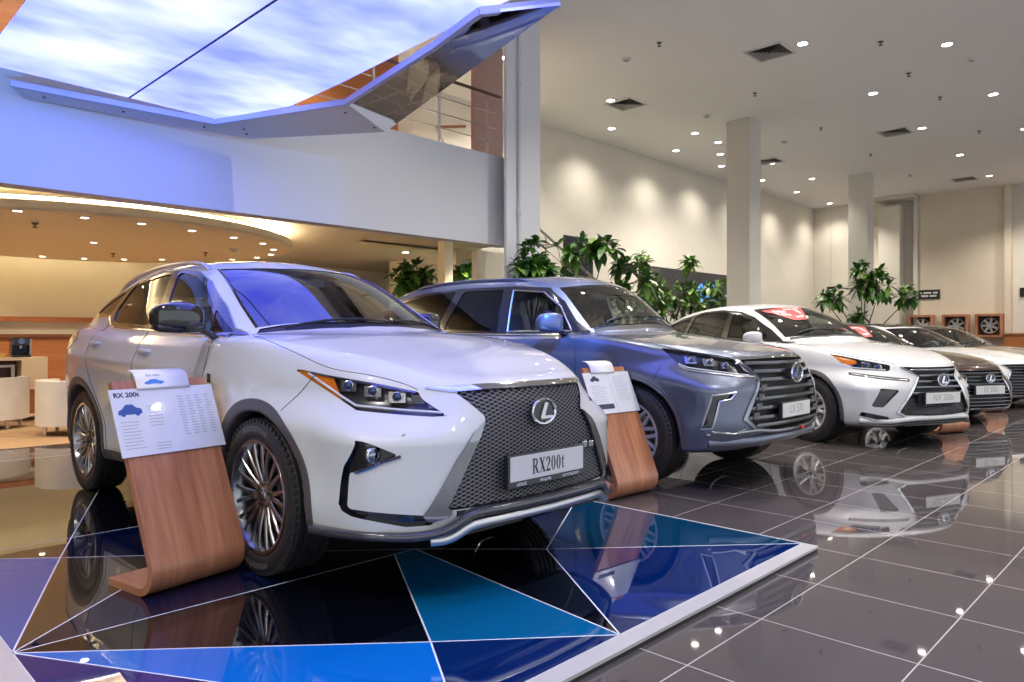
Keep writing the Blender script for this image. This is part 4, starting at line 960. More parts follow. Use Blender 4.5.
NX.update(name='compact_crossover_car', at=(8.70, 2.11, 0), rz=math.radians(-23), paint=SNOW, zones=(.022, [(1.1, .022), (2.4, .032), (9, .05)], [(1.0, .022), (9, .03)]), label='white crossover with red windscreen sticker, parked between the graphite and the brown car', cat='car',
    lip=.05, wellx=.85, rocker=.36, belt=1.15, cowl=1.40, wheelx=.79, tyre=.225, rim=.235, style=('v', 5, .20, .05, .034), seaty=2.35, rv=(2.05, 1.46), mirror=(.93, 1.66, 1.18, .23, .15, .12), mirrorlow=SNOW, handles=[(2.38, 1.03, .2, 'front_door'), (3.28, 1.06, .2, 'rear_door')],
    cuts=[('grille', 'front', NXG, dict(lim=lambda V: V[:, 1] - .5)), ('frame2', 'front', NXF, dict(lim=lambda V: V[:, 1] - .5)),
        ('headlight', 'obl', [(1.07, 1.002), (.80, .947), (.513, .888), (.52, .84), (.536, .826), (.851, .840), (.96, .895)], dict(lim=lambda V: np.maximum(V[:, 1] - 1.05, .5 - V[:, 2]))),
        ('amber', 'obl', [(1.2, 1.05), (.86, 1.0), (.82, .90), (.95, .87), (1.2, .95)], dict(src=('headlight',))),
        ('daylight', 'obl', [(.91, .808), (.62, .778), (.34, .75), (.33, .718), (.62, .742), (.91, .778)], dict(lim=lambda V: V[:, 1] - 1.0)),
        ('fog', 'front', [(.752, .45), (.682, .648), (.512, .634), (.59, .55), (.665, .45)], dict(lim=lambda V: V[:, 1] - .7)), ('foglow', 'front', [(.80, .395), (.62, .35), (.60, .315), (.66, .305), (.81, .35)], dict(lim=lambda V: V[:, 1] - .7)),
        ('hood', 'top', [(-.05, -.2), (.43, -.2), (.45, .18), (.62, .36), (.72, .58), (.76, .78), (.78, 1.08), (.74, 1.34), (.66, 1.46), (.45, 1.35), (.25, 1.27), (-.05, 1.24)], dict(lim=lambda V: np.where(V[:, 1] < .8, .885 + .02 * np.clip(V[:, 1] - .1, 0, 1) - V[:, 2], -1))),
        ('cowl', 'top', [(-.05, 1.24), (.25, 1.27), (.45, 1.35), (.66, 1.46), (.64, 1.50), (.45, 1.40), (.25, 1.32), (-.05, 1.29)], dict(lim=lambda V: .9 - V[:, 2])),
        ('windshield', 'top', [(-.05, 1.29), (.25, 1.32), (.45, 1.40), (.67, 1.53), (.63, 1.75), (.595, 2.0), (.55, 2.24), (.4, 2.165), (.2, 2.075), (-.05, 2.045)], dict(lim=lambda V: .9 - V[:, 2])),
        ('rearscreen', 'top', [(-.05, 3.98), (.44, 3.93), (.48, 4.15), (.50, 4.36), (-.05, 4.42)], dict(lim=lambda V: .9 - V[:, 2])),
        ('dlo', 'side', [(1.48, 1.125), (1.75, 1.285), (2.1, 1.445), (2.4, 1.525), (2.8, 1.56), (3.2, 1.545), (3.7, 1.455), (4.05, 1.33), (3.7, 1.24), (3.4, 1.185), (2.6, 1.15)], dict(lim=lambda V: .45 - V[:, 0])),
        ('frontglass', 'side', [(1.68, 1.165), (1.88, 1.30), (2.12, 1.42), (2.42, 1.495), (2.52, 1.50), (2.45, 1.175)], dict(src=('dlo',))), ('rearglass', 'side', [(2.56, 1.18), (2.62, 1.52), (2.8, 1.53), (3.2, 1.515), (3.36, 1.48), (3.40, 1.22)], dict(src=('dlo',))), ('backglass', 'side', [(3.47, 1.235), (3.44, 1.47), (3.7, 1.42), (3.92, 1.335)], dict(src=('dlo',))),
        ('bumper', 'front', [(-.1, .1), (1.1, .1), (1.1, .80), (-.1, .80)], dict(lim=lambda V: V[:, 1] - .72))] + a,
    parts=std_parts(frame2=dict(n='grille_frame', m=CHROME, d=.012, side='each'), daylight=dict(n='daylight_slot', m=BLACK, d=-.012, side='each', wm=SATIN), foglow=dict(n='fog_lamp_recess', m=BLACK, d=-.015, side='each', wm=SATIN)),
    trims=b + [('window_trim', CHROME, 'side', [(1.48, 1.123), (2.6, 1.148), (3.4, 1.183), (3.7, 1.238), (4.05, 1.328)], .006, {}), ('bonnet_seam', MATTE, 'top', [(.45, .18), (.62, .36), (.72, .58), (.76, .78), (.78, 1.08), (.74, 1.34), (.66, 1.46)], .003, dict(smooth=1)), ('daylight_bar', SATIN, 'obl', [(.89, .79), (.62, .757), (.36, .731)], .006, dict(of='daylight'))], extra=nx_extra)
# ---- three saloons behind
ESG = [(-.02, .738), (.25, .738), (.42, .732), (.33, .66), (.315, .63), (.40, .50), (.52, .30), (.45, .245), (-.02, .235)]
ESF = [(.42, .732), (.33, .66), (.315, .63), (.40, .50), (.52, .30), (.45, .245), (-.02, .235), (-.02, .218), (.46, .226), (.545, .295), (.42, .51), (.336, .635), (.35, .655), (.445, .734)]
def es_extra(root, c, sh, made):
    g = made['grille'][1]; bars(g, sh, ESG, list(np.arange(.70, .25, -.048)), .016, .006, BARD, top=BARM if c['paint'] is not SNOW else BARD)
    emblem(root, -.028, .635, .15, .105, back=BLACK)
    if c.get('plate'): plate(root, 0, -.042, .48, c['plate'], 'sans', strip=False)
    lamps(made, sh, [(.72, .83, .68, .745), (.60, .70, .665, .725)], [], .022, [(1.1, .825), (.85, .785), (.58, .742)], [(1.0, .735), (.85, .672), (.56, .65)])
    wipers(root, sh, [((.08, 1.50), (.58, 1.66)), ((-.50, 1.60), (.04, 1.52))])
    if c.get('sticker'): sticker(root, sh, -.46, .02, lambda u: 2.28 - .12 * u, lambda u: (2.28 - .12 * u) - .03 - .40 * min(1, u / .32, (1 - u) / .38), [(.45, .50, .15, .85, .02), (.52, .58, .15, .85, .02), (.60, .66, .15, .85, .02), (.68, .73, .2, .7, .02), (.16, .20, .25, .8, .02), (.24, .40, .3, .45, 0)])
a, b = side_cut(ES, (1.56, 2.62, 3.30, 3.62), .955, .30)
ES.update(name='saloon_car', at=(11.38, 2.19, 0), rz=math.radians(-27), paint=COCOA, zones=(.026, [(1.1, .026), (2.6, .036), (9, .055)], [(.9, .026), (9, .032)]), label='brown saloon with red windscreen sticker, behind the white crossover', cat='car',
    lip=.025, wellx=.84, rocker=.26, rockm=MATTE, archm=None, belt=.975, cowl=1.50, wheelx=.78, tyre=.215, rim=.225, style=('v', 5, .22, .05, .034), seaty=2.45, rv=(2.2, 1.27), floorz=.25, mirror=(.91, 1.75, 1.02, .22, .14, .11), mirrorm=SATIN, mirrorlow=MATTE, handles=[(2.45, .86, .19, 'front_door'), (3.45, .88, .19, 'rear_door')], plate='ES 250', sticker=True,  # silver mirrorm puts a pale reflection into the mirror heads' colour
    cuts=[('grille', 'front', ESG, dict(lim=lambda V: V[:, 1] - .5)), ('frame2', 'front', ESF, dict(lim=lambda V: V[:, 1] - .5)),
        ('headlight', 'obl', [(1.16, .832), (.85, .795), (.55, .748), (.49, .665), (.57, .63), (.86, .655), (1.04, .74)], dict(lim=lambda V: np.maximum(V[:, 1] - 1.05, .45 - V[:, 2]))), ('amber', 'obl', [(1.3, .9), (.96, .87), (.88, .72), (.95, .66), (1.3, .70)], dict(src=('headlight',))),
        ('fog', 'front', [(.80, .36), (.62, .34), (.58, .27), (.66, .25), (.81, .30)], dict(lim=lambda V: V[:, 1] - .7)),
        ('hood', 'top', [(-.05, -.2), (.43, -.2), (.46, .20), (.62, .38), (.72, .60), (.76, .80), (.78, 1.15), (.74, 1.44), (.66, 1.56), (.45, 1.45), (.25, 1.38), (-.05, 1.35)], dict(lim=lambda V: np.where(V[:, 1] < .8, .752 + .02 * np.clip(V[:, 1] - .1, 0, 1) - V[:, 2], -1))),
        ('cowl', 'top', [(-.05, 1.35), (.25, 1.38), (.45, 1.45), (.66, 1.56), (.64, 1.60), (.45, 1.50), (.25, 1.43), (-.05, 1.40)], dict(lim=lambda V: .7 - V[:, 2])),
        ('windshield', 'top', [(-.05, 1.40), (.25, 1.43), (.45, 1.50), (.67, 1.63), (.63, 1.85), (.59, 2.1), (.54, 2.38), (.4, 2.30), (.2, 2.21), (-.05, 2.18)], dict(lim=lambda V: .7 - V[:, 2])),
        ('sunroof', 'top', [(-.05, 2.24), (.36, 2.36), (.47, 2.46), (.47, 3.30), (.40, 3.42), (-.05, 3.46)], dict(lim=lambda V: 1.0 - V[:, 2])), ('rearscreen', 'top', [(-.05, 3.55), (.46, 3.5), (.54, 4.05), (.56, 4.3), (-.05, 4.38)], dict(lim=lambda V: .9 - V[:, 2])),
        ('dlo', 'side', [(1.58, .955), (1.85, 1.09), (2.2, 1.235), (2.5, 1.315), (2.9, 1.35), (3.25, 1.335), (3.6, 1.26), (4.05, 1.08), (3.95, 1.03), (3.5, .995), (2.7, .965)], dict(lim=lambda V: .4 - V[:, 0])),
        ('frontglass', 'side', [(1.76, .985), (1.95, 1.09), (2.22, 1.205), (2.5, 1.285), (2.62, 1.295), (2.58, .99)], dict(src=('dlo',))), ('rearglass', 'side', [(2.68, .995), (2.72, 1.31), (2.9, 1.32), (3.25, 1.305), (3.45, 1.26), (3.56, 1.03)], dict(src=('dlo',))),
        ('bumper', 'front', [(-.1, .1), (1.1, .1), (1.1, .66), (-.1, .66)], dict(lim=lambda V: V[:, 1] - .78))] + a,
    parts=std_parts(), trims=b + [('window_trim', CHROME, 'side', [(1.58, .953), (2.7, .963), (3.5, .993), (3.95, 1.028), (4.05, 1.08), (3.6, 1.262), (3.25, 1.338), (2.9, 1.353), (2.5, 1.318), (2.2, 1.238), (1.85, 1.093)], .006, dict(closed=True)), ('bonnet_seam', MATTE, 'top', [(.46, .20), (.62, .38), (.72, .60), (.76, .80), (.78, 1.15), (.74, 1.44), (.66, 1.56)], .003, dict(smooth=1))], extra=es_extra)
ES['archm'] = COCOA
ESW = dict(ES); ESW.update(at=(14.35, 2.2, 0), paint=SNOW, archm=SNOW, plate=None, sticker=False, label='white saloon with black grille, at the right edge behind the brown saloon with the sticker')
ESB = dict(ES); ESB.update(at=(17.3, 2.25, 0), plate=None, sticker=False, label='dark brown saloon farthest along the row, behind the white saloon')
# ------------------------------------------------------------------ the hall
H0 = 1.20; F_PX = 722.; V0 = 336.
FW = Vector((.716, .698, 0)).normalized(); RT = Vector((FW.y, -FW.x, 0))
cd = bpy.data.cameras.new('camera'); cd.sensor_width = 36; cd.lens = F_PX / 1024 * 36; cd.shift_y = -(341 - V0) / 1024; cd.clip_start = .05; cd.clip_end = 200
cam = link('camera', cd, None, (0, 0, H0)); cam.rotation_euler = Matrix((RT, Vector((0, 0, 1)), -FW)).transposed().to_euler(); S.camera = cam
HC = 5.8
WALL = noise_col(mat('cream_plaster', (.62, .55, .44), .75), (.66, .61, .52), (.69, .64, .55), 3)
WALLB = noise_col(mat('beige_plaster', (.5, .43, .34), .75), (.66, .57, .44), (.69, .60, .47), 2)
LOUNGEW = noise_col(mat('lounge_plaster', (.7, .6, .4), .75), (.81, .75, .57), (.84, .78, .60), 2)
WHITEP = mat('white_parapet_paint', (.66, .67, .70), .55)
CEIL = noise_col(mat('ceiling_white', (.6, .57, .55), .8), (.79, .77, .76), (.82, .80, .79), .6)
COLM = mat('column_paint', (.60, .57, .50), .7)
WOOD = noise_col(mat('cherry_veneer', (.4, .18, .09), .32, 0, .35, crough=.12), (.30, .115, .055), (.46, .20, .10), 3.2, (9, 1.2, .7), 5)
WOODP = noise_col(mat('wall_wood', (.42, .16, .06), .4), (.36, .12, .035), (.44, .16, .05), 2.5, (.6, 1, 8), 5)
DARKFRAME = mat('black_frame', (.015, .015, .017), .35)
LAMPM = mat('lamp_glow', (1, 1, 1), emit=(1., .93, .82), es=22)
LAMPW = mat('lamp_glow_warm', (1, 1, 1), emit=(1., .85, .6), es=18)
WHITEPL = mat('white_plastic', (.6, .6, .6), .45)

def grid_floor():
    m = mat('dark_polished_tile', (.04, .037, .04), .035, 0, 0, ior=1.9); n, l, b = nodes(m)
    tc = n.new('ShaderNodeTexCoord'); sp = n.new('ShaderNodeSeparateXYZ'); l.new(tc.outputs['Object'], sp.inputs[0])
    def line(ax, off):
        a = n.new('ShaderNodeMath'); a.operation = 'SUBTRACT'; a.inputs[1].default_value = off; l.new(sp.outputs[ax], a.inputs[0])
        p = n.new('ShaderNodeMath'); p.operation = 'PINGPONG'; p.inputs[1].default_value = .3; l.new(a.outputs[0], p.inputs[0])
        c = n.new('ShaderNodeMath'); c.operation = 'LESS_THAN'; c.inputs[1].default_value = .0028; l.new(p.outputs[0], c.inputs[0]); return c
    x = line(0, 2.33); y = line(1, .78); mx = n.new('ShaderNodeMath'); mx.operation = 'MAXIMUM'; l.new(x.outputs[0], mx.inputs[0]); l.new(y.outputs[0], mx.inputs[1])
    nz = n.new('ShaderNodeTexNoise'); nz.inputs['Scale'].default_value = 1.2; nz.inputs['Detail'].default_value = 6; l.new(tc.outputs['Object'], nz.inputs[0])
    r = n.new('ShaderNodeValToRGB'); r.color_ramp.elements[0].color = (.058, .051, .054, 1); r.color_ramp.elements[1].color = (.072, .063, .067, 1); l.new(nz.outputs[0], r.inputs[0])
    mc = n.new('ShaderNodeMix'); mc.data_type = 'RGBA'; l.new(mx.outputs[0], mc.inputs[0]); l.new(r.outputs[0], mc.inputs[6]); mc.inputs[7].default_value = (.36, .33, .33, 1); l.new(mc.outputs[2], b.inputs['Base Color'])
    mr = n.new('ShaderNodeMix'); mr.data_type = 'FLOAT'; l.new(mx.outputs[0], mr.inputs[0]); mr.inputs[2].default_value = .03; mr.inputs[3].default_value = .3; l.new(mr.outputs[0], b.inputs['Roughness'])
    return m
def slab(name, lo, hi, m, kind='structure', bev=0):
    o = MB().box(lo, hi).build(name, m, bevel=bev)
    if kind: o['kind'] = kind
    return o
slab('floor', (-8, -8, -.1), (26.6, 16, 0), grid_floor())
slab('ceiling', (-8, -8, HC), (26.6, 16, HC + .1), CEIL)
def multi(name, boxes, m, kind='structure'):
    b = MB()
    for lo, hi in boxes: b.box(lo, hi)
    o = b.build(name, m)
    if kind: o['kind'] = kind
    return o
multi('wall_back', [((9.35, 10.45, 0), (26.4, 10.65, HC)), ((7.1, 10.45, 2.85), (9.35, 10.65, HC))], WALL)
slab('wall_right', (26.4, -8, 0), (26.6, 10.65, HC), WALL)
slab('wall_lounge', (-8, 15.45, 0), (16.0, 15.6, 2.85), LOUNGEW)
slab('wall_passage', (9.75, 13.0, 0), (13.4, 13.1, 2.85), WALLB)
slab('wall_outer', (-8.1, 1.5, 0), (-7.9, 7.3, HC), WALL); slab('wall_left', (-8.1, 7.3, 0), (-7.9, 16, HC), WALL)
slab('wall_gallery', (-8, 9.5, 3.0), (7.1, 9.6, HC), WOODP)
slab('trim_1', (7.6, 8.2, 3.0), (8.2, 8.3, HC), mat('rose_panel', (.42, .27, .24), .6))
slab('trim_2', (7.45, 8.0, 0), (8.15, 8.12, 2.5), LOUNGEW)
multi('trim_3', [((8.02, 9.42, 0), (8.20, 9.60, 2.85)), ((9.55, 12.5, 0), (9.75, 13.1, 2.85))], LOUNGEW)
# balcony front over the lounge and the floor behind it
multi('wall_front', [((-8, 7.2, 2.47), (7.34, 7.42, 3.72))], WHITEP)
multi('trim_4', [((-8, 7.42, 2.85), (7.7, 8.6, 3.0)), ((-8, 8.6, 2.85), (9.35, 15.45, 3.0)), ((9.35, 10.65, 2.85), (16, 15.45, 3.0))], mat('soffit_paint', (.66, .60, .48), .75))
slab('trim_5', (7.02, 6.95, 0), (7.36, 7.0, HC), WHITEP)
for k, (x, y, w) in enumerate([(7.36, 6.95, .35), (14.335, 7.01, .52), (21.5, 7.01, .52)]):
    slab('trim_%d' % (6 + k), (x, y, 0), (x + w, y + w, HC), COLM if k else WHITEP)
pipe = MB().tube([(7.25, 6.93, 0), (7.25, 6.93, HC)], .028, 12)
for z in (1.0, 2.9, 4.7): pipe.lathe([(.03, -.02), (.04, -.02), (.04, .02), (.03, .02)], 'z', 14, Matrix.Translation((7.25, 6.93, z)))
tag(pipe.build('riser_pipe', WHITEPL), 'thin white riser pipe running up the front of the nearest column', 'pipe')
# right wall: pilaster with a cap, recessed beige bay, thin rib
slab('trim_9', (25.9, 7.45, 0), (26.4, 8.1, HC - .28), WALL); slab('trim_10', (25.6, 6.95, HC - .12), (26.4, 8.15, HC), COLM)
slab('trim_11', (26.28, 4.6, 0), (26.42, 7.0, HC), WALLB); slab('trim_12', (26.15, 4.45, 0), (26.4, 4.6, HC), WALLB)
slab('trim_13', (26.2, 7.0, 0), (26.4, 7.12, HC), WALL)

# ---- raised glass platform under the white car
def plat():
    z0, z1 = 0.0, .03
    xs0, xs1, ys0, ys1 = .535, 4.07, 1.585, 8.1; bw = .085
    b = MB()
    for lo, hi in (((xs0, ys0, z0), (xs1, ys0 + bw, z1 + .001)), ((xs0, ys0 + bw, z0), (xs0 + bw, ys1, z1 + .001)), ((xs1 - .012, ys0 + bw, z0), (xs1, ys1, z1 + .001)), ((xs0 + bw, ys1 - .012, z0), (xs1 - .012, ys1, z1 + .001))): b.box((lo[0], lo[1], z1 - .012), hi)
    root = empty('glass_platform', (0, 0, 0)); b.build('steel_edge', mat('pale_steel', (.5, .5, .51), .3, .35), root)
    MB().box((xs0 + .003, ys0 + .003, 0), (xs1 - .003, ys1 - .003, z1 - .012)).build('base', MATTE, root)
    def G(name, c, r=.02, ior=2.05): return mat('glass_' + name, c, r, 0, 0, ior=ior)
    NAVY = G('navy', (.001, .004, .025)); BLK = G('black', (.0015, .002, .005)); BLU = G('blue', (.002, .125, .50)); TEAL = G('teal', (.001, .095, .24)); SLATE = G('slate', (.04, .10, .32)); DEEP = G('deep_blue', (.001, .012, .085)); VIO = G('violet', (.008, .011, .12)); TEALD = G('dark_teal', (.001, .03, .08)); BRWN = G('smoke', (.04, .032, .02), .02, 3.2)
    x0, x1, y0, y1 = xs0 + bw, xs1 - .012, ys0 + bw, ys1 - .012
    V = (x0, 3.18); V2 = (2.32, y0); C = (x1, y0); Q = (2.47, 3.15); R = (2.97, 2.63); U = (1.76, 2.15); SS = (2.33, 3.152); BB = (1.47, y0); W = (x0, 4.76); D = (1.531, 3.962); E1 = (1.064, 4.367); G1 = (1.213, 4.75); G2 = (2.45, 4.73); TT = (2.53, y1); K1 = (x1, 3.3); K2 = (x1, 4.73)
    tris = [(BLU, [V, BB, U]), (VIO, [V, (x0, y0), BB]), (DEEP, [U, BB, V2]), (TEAL, [U, V2, Q, SS]), (BLK, [V, U, SS]), (BLK, [Q, V2, R]), (DEEP, [R, V2, C]), (TEALD, [R, C, K1]), (BLK, [Q, R, K1, K2, G2, D]), (NAVY, [V, SS, Q, D]), (BRWN, [V, D, E1]), (SLATE, [V, E1, W]), (BRWN, [W, E1, G1]), (NAVY, [E1, D, G2, G1]), (BRWN, [W, G1, TT, (x0, y1)]), (BLK, [G1, G2, K2, (x1, y1), TT])]
    seen = set(); J = MB()
    for m, pl in tris:
        MB().prism(pl, z1 - .012, z1, lambda a, b, d: Vector((a, b, d))).build('glass_panel', m, root)
        for a, c in zip(pl, pl[1:] + pl[:1]):
            k = tuple(sorted((tuple(round(q, 3) for q in a), tuple(round(q, 3) for q in c))))
            if k in seen: continue
            seen.add(k); A = Vector((*a, 0)); D = Vector((*c, 0)) - A; nn = Vector((-D.y, D.x, 0)).normalized() * .0035
            J.add([A + nn + Vector((0, 0, z1 + .0006)), A - nn + Vector((0, 0, z1 + .0006)), A + D - nn + Vector((0, 0, z1 + .0006)), A + D + nn + Vector((0, 0, z1 + .0006))], [(0, 1, 2, 3)])
    J.build('glass_joint', mat('joint_white', (.62, .66, .72), .3), root, fix=False)
    tag(root, 'low platform of black and blue glass triangles with steel edge, under the white car', 'platform')
plat()
slab('carpet_floor', (-8, 9.15, 0), (7.0, 15.45, .006), noise_col(mat('tan_carpet', (.36, .22, .11), .9), (.34, .20, .10), (.40, .25, .13), 40), 'structure')

# ---- luminous canopy
def canopy():
    root = empty('luminous_canopy', (2.2, 4.0, 3.3)); O = Vector((2.2, 4.0, 3.3))
    m = bpy.data.materials.new('sky_light_panel'); m.use_nodes = True; n = m.node_tree.nodes; l = m.node_tree.links; n.clear()
    o = n.new('ShaderNodeOutputMaterial'); e = n.new('ShaderNodeEmission'); tc = n.new('ShaderNodeTexCoord'); mp = n.new('ShaderNodeMapping'); mp.inputs['Scale'].default_value = (.75, 1.25, 1); mp.inputs['Rotation'].default_value = (0, 0, .75)
    nz = n.new('ShaderNodeTexNoise'); nz.inputs['Scale'].default_value = 1.15; nz.inputs['Detail'].default_value = 3.5; nz.inputs['Roughness'].default_value = .5
    r = n.new('ShaderNodeValToRGB'); r.color_ramp.elements[0].position = .34; r.color_ramp.elements[0].color = (.27, .34, 2.7, 1); r.color_ramp.elements[1].position = .68; r.color_ramp.elements[1].color = (.88, .96, 2.75, 1); q = r.color_ramp.elements.new(.5); q.color = (.50, .60, 2.75, 1)
    l.new(tc.outputs['Object'], mp.inputs[0]); l.new(mp.outputs[0], nz.inputs[0]); l.new(nz.outputs[0], r.inputs[0]); l.new(r.outputs[0], e.inputs[0]); e.inputs[1].default_value = CANOPY; l.new(e.outputs[0], o.inputs[0])
    fn = lambda a, b, d: Vector((a, b, d)) - O
    for nm, q in (('light_panel', [(1.12, .3), (2.185, .3), (2.195, 6.86), (1.12, 6.79)]), ('light_panel', [(2.201, .3), (3.22, .3), (3.22, 3.5), (3.30, 5.2), (3.31, 6.05), (3.01, 6.93), (2.21, 6.86)])):
        MB().prism(q, 3.30, 3.315, fn).build(nm, m, root)
    MB().box((-.008, -3.7, -.004), (.008, 2.86, .01)).build('panel_joint', mat('joint_dark', (.02, .03, .08), .5), root)
    MB().box((-1.0, -3.8, .02), (.9, 2.75, .12)).build('light_box', WHITEPL, root)
    lip = [(3.39, 2.89), (3.13, 3.33), (3.27, 3.95), (3.52, 5.45), (2.97, 6.87), (1.35, 7.0)]
    b = MB()
    for a, c in zip(lip, lip[1:]):
        A = Vector((*a, 0)); C_ = Vector((*c, 0)); t = (C_ - A).normalized(); nn = Vector((-t.y, t.x, 0)) * .02
        b.add([q + Vector((0, 0, z)) - O for z in (3.225, 3.275) for q in (A - nn, C_ - nn, C_ + nn, A + nn)], [(0, 1, 2, 3), (4, 5, 6, 7), (0, 1, 5, 4), (1, 2, 6, 5), (2, 3, 7, 6), (3, 0, 4, 7)])
    b.build('lip', mat('canopy_lip', (.55, .6, .78), .35), root)
    WF = mat('canopy_white', (.60, .61, .64), .3, 0, .3); MIR = mat('canopy_mirror', (.72, .73, .75), .03, 1)
    lo = [(1.48, 7.17), (2.44, 7.11), (3.39, 7.02), (3.83, 6.41), (4.2, 5.83)]
    def facet(nm, pts, mm): MB().add([Vector(p) - O for p in pts] + [Vector(p) - O + Vector((0, 0, .02)) for p in pts], [tuple(range(len(pts))), tuple(range(len(pts), 2 * len(pts)))] + [(i, (i + 1) % len(pts), (i + 1) % len(pts) + len(pts), i + len(pts)) for i in range(len(pts))]).build(nm, mm, root)
    facet('soffit_facet', [(1.35, 7.0, 3.235), (1.48, 7.17, 3.2), (2.44, 7.11, 3.2), (2.2, 6.93, 3.235)], WF); facet('soffit_facet', [(2.2, 6.93, 3.235), (2.44, 7.11, 3.2), (3.39, 7.02, 3.2), (2.97, 6.87, 3.235)], WF)
    facet('soffit_facet', [(2.97, 6.87, 3.235), (3.39, 7.02, 3.2), (4.2, 5.83, 3.2), (3.52, 5.45, 3.235)], WF)
    facet('mirror_facet', [(3.52, 5.45, 3.235), (4.2, 5.83, 3.2), (3.33, 2.84, 3.2), (3.13, 3.33, 3.235), (3.27, 3.95, 3.235)], MIR)
    b = MB(); sc = [(1.6, 7.05), (2.2, 7.0), (2.9, 6.95), (3.2, 6.75), (3.6, 5.6), (4.05, 5.8), (3.3, 6.9)]
    for x, y in sc: b.lathe([(.001, -.004), (.012, -.003), (.014, .004)], 'z', 10, Matrix.Translation(Vector((x, y, 3.205)) - O))
    b.build('screw_heads', MATTE, root)
    b = MB()
    for x, y in ((1.5, 1.5), (2.8, 1.5), (1.5, 5.5), (2.8, 5.5)): b.tube([Vector((x, y, 3.4)) - O, Vector((x, y, HC)) - O], .008, 6)
    b.build('hanger_rods', STEEL, root)
    tag(root, 'luminous sky-print ceiling canopy with folded white and mirror facets above the white car', 'light canopy')
CANOPY = .78
canopy()

# ---- recessed lights
def spot(parent, energy, size, blend, col=(1, .9, .76), r=.05, z=-.03):
    d = bpy.data.lights.new('lamp', 'SPOT'); d.energy = energy; d.spot_size = math.radians(size); d.spot_blend = blend; d.color = col; d.shadow_soft_size = r
    o = link('lamp', d, parent, (0, 0, z)); return o
def downlight(x, y, z, energy, size=105, col=(1, .93, .84), glow=None, r=.075, blend=.7):
    e = empty('downlight', (x, y, z))
    MB().lathe([(r, .01), (r, -.012), (r * 1.3, -.010), (r * 1.36, 0), (r * 1.36, .01)], 'z', 24).build('trim_ring', WHITEPL, e)
    MB().lathe([(.001, -.006), (r, -.006), (r, .004)], 'z', 24).build('lamp_lens', glow or LAMPM, e); spot(e, energy, size, blend, col)
    return e
E_HALL = 260
rows = [(4.65, [11.31, 14.56, 17.75, 21.05, 24.38, 8.05, 4.85], 'middle row of hall ceiling lights'), (3.03, [12.93, 16.21, 19.4, 22.6, 9.7, 6.45, 25.4], 'front row of hall ceiling lights'), (8.45, [11.42, 14.61, 15.67, 21.22, 24.6, 8.4, 18.6], 'rear row of hall ceiling lights'), (9.58, [12.99, 15.65, 17.94, 22.83, 9.9, 20.4, 25.6], 'wall row of hall ceiling lights')]
ordw = {8: ['', 'second ', 'third ', 'fourth ', 'fifth ']}
def near(k): return ['nearest', 'second nearest', 'third nearest', 'fourth nearest', 'fifth nearest', 'sixth nearest', 'seventh nearest', 'eighth nearest', 'ninth nearest'][k]
for y, xs, g in rows:
    vis = sorted(x for x in xs if (.698 * x - .716 * y) / (.716 * x + .698 * y) < .72 and (HC - H0) / (.716 * x + .698 * y) < .47)
    for x in xs:
        e = downlight(x, y, HC, E_HALL if y < 9 else 135, 115 if y < 9 else 130, blend=.8 if y < 9 else 1)
        if x in vis: tag(e, 'round ceiling light, %s to the viewer in the %s of the hall' % (near(vis.index(x)), g.replace(' of hall ceiling lights', '')), 'ceiling light', g)
        else: tag(e, 'round recessed ceiling light of the %s outside the picture' % g.replace(' of hall ceiling lights', ''), 'ceiling light', g)
e = downlight(16.74, 8.97, HC, 140); tag(e, 'round ceiling light between rear row and wall row, left of the first column top', 'ceiling light', 'rear row of hall ceiling lights')
for k, (x, y) in enumerate([(9.7, 1.4), (12.93, 1.4), (6.45, 1.2), (3.2, -.4), (.6, -1.5), (-1.5, .5), (-1.8, 3.2), (-3.2, 1.6), (3.2, -2.6), (6.45, -1.2), (9.7, -1.2), (3.2, -5), (6.45, -4), (13.5, -2), (17, .5), (20, .5), (23, .5)]):  # grid carried on out of view; leftmost lamps added as fill for the white car
    e = downlight(x, y, HC, E_HALL, 115); tag(e, 'unseen round recessed ceiling light in the part of the hall outside the picture', 'ceiling light', 'hall ceiling lights outside the picture')
# lamps under the balcony, round soffit with a glowing cove
DC = Vector((3.1, 11.75, 2.55)); DR = 2.95
disc = empty('round_soffit', DC)
MB().lathe([(.01, 0), (DR - .02, 0), (DR, .02), (DR, .10), (DR - .05, .12), (.01, .12)], 'z', 96).build('disc', mat('soffit_disc', (.76, .68, .52), .6), disc)
MB().lathe([(DR - .22, .14), (DR - .14, .14), (DR - .14, .17), (DR - .22, .17)], 'z', 96, closed=True).build('cove_light', mat('cove_glow', (1, 1, 1), emit=(1, .85, .6), es=14), disc)
b = MB(); [b.tube([(x, y, .1), (x, y, .31)], .01, 6) for x, y in ((1.5, 0), (-1.5, 0), (0, 1.5), (0, -1.5))]; b.build('hanger_rods', STEEL, disc)
tag(disc, 'large round dropped ceiling with glowing cove edge, under the balcony over the lounge', 'dropped ceiling')
under = [(1.84, 9.2), (2.48, 9.19), (3.09, 9.19), (3.74, 9.34), (4.4, 9.59), (4.98, 9.9), (5.44, 10.47), (5.74, 11.14), (5.79, 11.73), (5.64, 12.35), (3.23, 11.54), (4.78, 13.23), (4.32, 13.71), (3.78, 14.03), (3.19, 14.18)]
